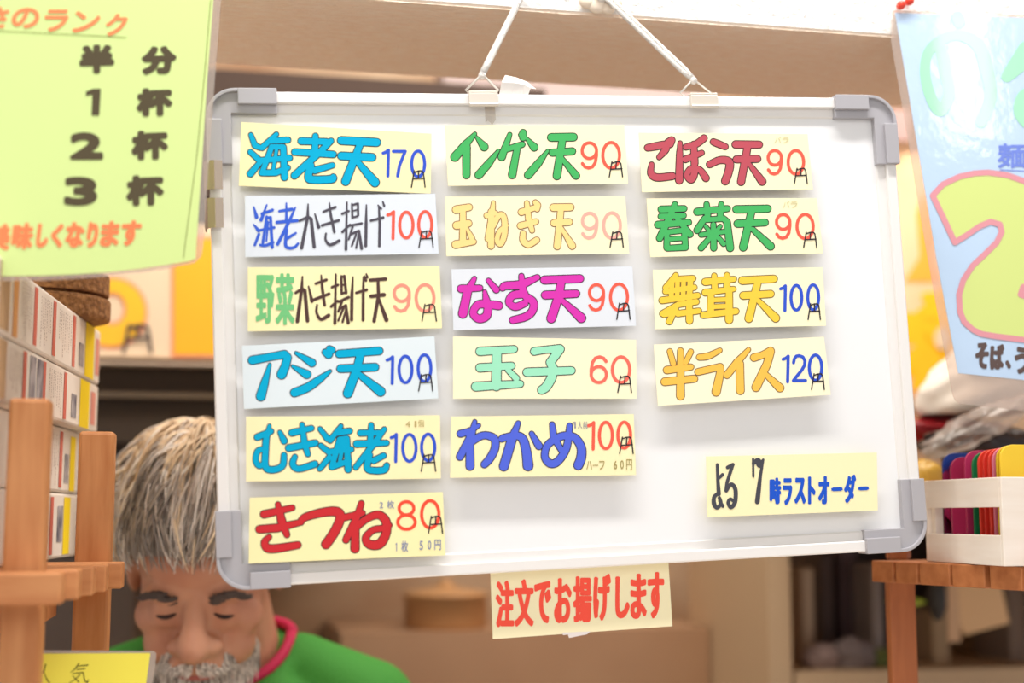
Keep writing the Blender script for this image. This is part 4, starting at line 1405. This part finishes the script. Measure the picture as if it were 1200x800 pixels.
for s_ in (-1, 1):
    SHo, EL, WR = tw(s_ * .155, -.01, -.065), tw(s_ * .20, .01, -.32), tw(s_ * .075, .13, -.30)
    caps += [([tw(0, -.01, -.06), SHo, EL, WR], [.07, .045, .036, .026])]
    pd = (tw(s_ * -.02, .15, -.31) - WR).normalized()
    caps += [([WR, WR + pd * .045], [.024, .028])]
    for k, ln in enumerate((.072, .080, .076, .060)):
        b0 = WR + pd * .055 + UP * (.021 - .014 * k)
        caps += [([b0, b0 + pd * ln * .55 - F0 * .004, b0 + pd * ln * .9 - F0 * .016], [.0085, .0078, .0068])]
    b0 = WR + pd * .02 + UP * .018
    caps += [([b0, b0 + pd * .03 + UP * .022 - F0 * .01, b0 + pd * .05 + UP * .026 - F0 * .018], [.010, .009, .0078])]
caps += [([tw(0, -.01, -.06), tw(0, -.01, -.45)], [.07, .10])]
m_skin = mat('skin', (206, 152, 122), 0.5, noise=((190, 128, 102), .2), scale=18, sss=0.15)
man = remeshed('person', balls, caps, .0045, 5, m_skin, origin=V((NB.x, NB.y + .02, 0)))
tag(man, 'grey-haired man in a green shirt looking down behind the whiteboard', 'person')

m_shirt = mat('green_cotton', (60, 144, 48), 0.8, bump=(220, 0.25))
sb = [(tw(0, .0, -.20), (.165, .105, .20), None), (tw(0, .01, -.42), (.16, .125, .17), None)]
sc_ = []
for s_ in (-1, 1):
    sc_ += [([tw(s_ * .078, -.022, -.014), tw(s_ * .155, -.01, -.056), tw(s_ * .185, .0, -.20)], [.042, .057, .054])]
sc_ += [([tw(-.05, -.03, -.03), tw(.05, -.03, -.03)], [.05, .05])]
sc_ += [([tw(.071 * math.cos(a), .068 * math.sin(a) - .008, .008 - (.052 if math.sin(a) > 0 else .012) * math.sin(a)) for a in [2 * math.pi * i / 24 for i in range(25)]], [.014] * 25)]
for s_ in (-1, 1):
    sc_ += [([tw(s_ * .06, .04, -.045), tw(s_ * .11, .03, -.10)], [.032, .05])]
sc_ += [([tw(0, .05, -.085), tw(0, .04, -.2)], [.03, .07])]
remeshed('t_shirt', sb, sc_, .006, 8, m_shirt, man)
m3 = MB()
ring = [tw(.0 + .071 * math.cos(a), .068 * math.sin(a) - .008, .027 - (.052 if math.sin(a) > 0 else .012) * math.sin(a)) for a in [2 * math.pi * i / 36 for i in range(37)]]
m3.tube(ring, .006, 10)
obj('collar', m3, mat('magenta_rib', (196, 24, 78), 0.7), man, smooth=True)
lc = []
for s_ in (-1, 1):
    lc += [([tw(s_ * .07, -.0, -.52), V((NB.x, NB.y, 0)) + RGT * s_ * .10 + UP * .48 + F0 * .02, V((NB.x, NB.y, 0)) + RGT * s_ * .11 + UP * .10], [.10, .075, .055])]
remeshed('trousers', [(tw(0, 0, -.52), (.155, .12, .13), None)], lc, .012, 6, mat('dark_trousers', (50, 52, 62), 0.8), man)
for s_ in (-1, 1):
    b0 = V((NB.x, NB.y, 0)) + RGT * s_ * .11
    remeshed('shoe', [(b0 + F0 * .06 + UP * .04, (.045, .045, .038), None)], [([b0 - F0 * .03 + UP * .043, b0 + F0 * .15 + UP * .036], [.042, .036])], .008, 5, mat('black_shoe', (30, 30, 30), 0.5), man)

# face details
m_brow = mat('brow_hair', (92, 80, 76), 0.8)
m_lash = mat('lash_line', (58, 38, 34), 0.7)
m_lip = mat('lip_skin', (176, 96, 86), 0.5)
rnd = random.Random(3)


def hairs(name, roots, rad, mats, parent, k=4):
    mb = MB()
    for pts, mi in roots:
        n = len(pts)
        mb.tube(pts, [rad * (1 - .7 * (i / (n - 1)) ** 2) for i in range(n)], k, mi, cap=False)
    o = obj(name, mb, mats, parent, smooth=True)
    return o


for s_ in (-1, 1):
    rts = []
    for i in range(100):
        t = rnd.random()
        x = s_ * (.015 + .035 * t)
        z = .016 + .008 * math.sin(t * 2.4) + rnd.uniform(-.0036, .0036) - .008 * t * t
        y = .0955 - .010 * t * t
        rts.append(([hl(x, y - .002, z), hl(x + s_ * .004, y + .0035, z + .001), hl(x + s_ * .009, y + .002 - .004 * t, z - .001)], 0))
    hairs('eyebrow', rts, .0011, m_brow, man)
    m3 = MB()
    m3.tube([hl(s_ * (.016 + .031 * t), .0905 - .012 * (t - .4) ** 2 * 4, -.0035 - .003 * math.sin(t * 3.1)) for t in [i / 8 for i in range(9)]], [.001, .0016, .002, .0022, .0022, .0022, .002, .0016, .001], 8)
    obj('eyelash', m3, m_lash, man, smooth=True)
m3 = MB()
m3.ball(hl(0, .0985, -.0705), (.021, .0065, .0045), HM)
obj('lip', m3, m_lip, man, smooth=True)
GM = [mat('hair_%d' % i, c, 0.6) for i, c in enumerate(((164, 152, 142), (210, 180, 144), (240, 216, 184), (246, 238, 230), (134, 124, 118), (224, 212, 202)))]
rts = []
for i in range(420):
    x = rnd.uniform(-.036, .036)
    t = abs(x) / .036
    z0 = -.048 - .006 * t + rnd.uniform(-.004, .004)
    y0 = .104 - .020 * t * t
    sg_ = 1 if x > 0 else -1
    L = rnd.uniform(.012, .020)
    rts.append(([hl(x, y0 - .003, z0), hl(x + sg_ * .002, y0 + .004, z0 - L * .5), hl(x + sg_ * .006, y0 + .001, z0 - L)], rnd.choice((0, 3, 4, 5, 5, 0))))
hairs('moustache', rts, .0011, GM, man)
rts = []
for i in range(900):
    a = rnd.uniform(-1.25, 1.25)
    zz = rnd.uniform(-.112, -.078) + .03 * (abs(a) / 1.25) ** 2
    rr_ = .060 + .004 * rnd.random()
    x, y = rr_ * math.sin(a) * .98, .030 + .058 * math.cos(a)
    rts.append(([hl(x * .93, y * .97, zz), hl(x, y + .003, zz - .006), hl(x * 1.0, y + .003, zz - rnd.uniform(.012, .02))], rnd.choice((0, 3, 5, 5, 4))))
hairs('beard', rts, .0011, GM, man)

# hair: a cap of strands running out from the crown
PO = V((0.02, -.5, .866)).normalized()
e1 = V((1, 0, 0)); e1 = (e1 - PO * e1.dot(PO)).normalized(); e2 = PO.cross(e1)
SC, SR = V((0, -.005, .035)), (.073, .094, .088)


def scalp(a, az, off):
    d = PO * math.cos(a) + (e1 * math.cos(az) + e2 * math.sin(az)) * math.sin(a)
    k = 1 / math.sqrt((d.x / SR[0]) ** 2 + (d.y / SR[1]) ** 2 + (d.z / SR[2]) ** 2)
    q = SC + d * (k + off)
    return hl(*q)


def amax(az):
    d = e1 * math.cos(az) + e2 * math.sin(az)
    fr = d.y                                   # +1 towards the face
    return math.radians(112 - 7 * max(0, fr) ** 1.5 + 10 * max(0, -fr))


hairo = MB()
nA, nR = 48, 14
vs, fs = [], []
for i in range(nR + 1):
    for j in range(nA):
        az = 2 * math.pi * j / nA
        vs.append(scalp(amax(az) * .97 * i / nR, az, .007))
for i in range(nR):
    for j in range(nA):
        fs.append((i * nA + j, i * nA + (j + 1) % nA, (i + 1) * nA + (j + 1) % nA, (i + 1) * nA + j))
hairo.add(vs, fs, 0)
from mathutils import noise as NZ


def tone(a, az, L):
    "natural mix: warm blond on the crown, dark grey patches half way down, pale grey streaks at the ends"
    t = a / L
    n = NZ.noise(V((math.cos(az) * 1.6, math.sin(az) * 1.6, a * 1.1)))
    m = NZ.noise(V((math.cos(az) * 6, math.sin(az) * 6, 3.0)))
    if t < .5 + .25 * n:
        return rnd.choice((2, 2, 1, 2, 5, 3))
    if n + .5 * m > .12 and t < .9:
        return rnd.choice((4, 0, 0, 4, 5))
    return rnd.choice((3, 5, 3, 2, 5, 0))


for i in range(4200):
    az = rnd.uniform(0, 2 * math.pi)
    L = amax(az) * rnd.uniform(.90, 1.06)
    a0 = L * rnd.random() ** 1.15 * .82
    a1 = min(L, a0 + math.radians(rnd.uniform(26, 62)))
    lift = rnd.uniform(.009, .023) + .006 * math.sin(az * 9 + 2 * a0)
    swirl = .55 * NZ.noise(V((math.cos(az) * 2.2, math.sin(az) * 2.2, a0 * 1.4))) + rnd.gauss(0, .10) + .10
    pts = []
    for k in range(7):
        t = k / 6
        a = a0 + (a1 - a0) * t
        gl = a / L
        o_ = .006 + lift * (.45 + .75 * math.sin(math.pi * min(1, gl * .75 + .15))) * (.75 + .35 * math.sin(math.pi * t * .9)) - .003 * gl
        pts.append(scalp(a, az + swirl * (t - .3) / max(.45, math.sin(a)), o_))
    hairo.tube(pts, [.0016 * (1 - .8 * (k / 6) ** 2) for k in range(7)], 3, tone((a0 + a1) / 2, az, L), cap=False)
for i in range(70):                              # the tuft standing up at the crown
    az = rnd.gauss(.3, 1.2)
    p0 = scalp(abs(rnd.gauss(0, .15)), az, .012)
    dd = HM @ (PO * rnd.uniform(.7, 1) + V((rnd.uniform(-.6, .8), rnd.uniform(-.2, .5), 0)))
    q = p0 + dd * .016
    hairo.tube([p0, q, q + dd * .010 + RGT * rnd.uniform(-.012, .014) - UP * .004], [.0015, .0012, .0004], 4, rnd.choice((1, 2, 2)), cap=False)
obj('hair', hairo, GM, man, smooth=True)
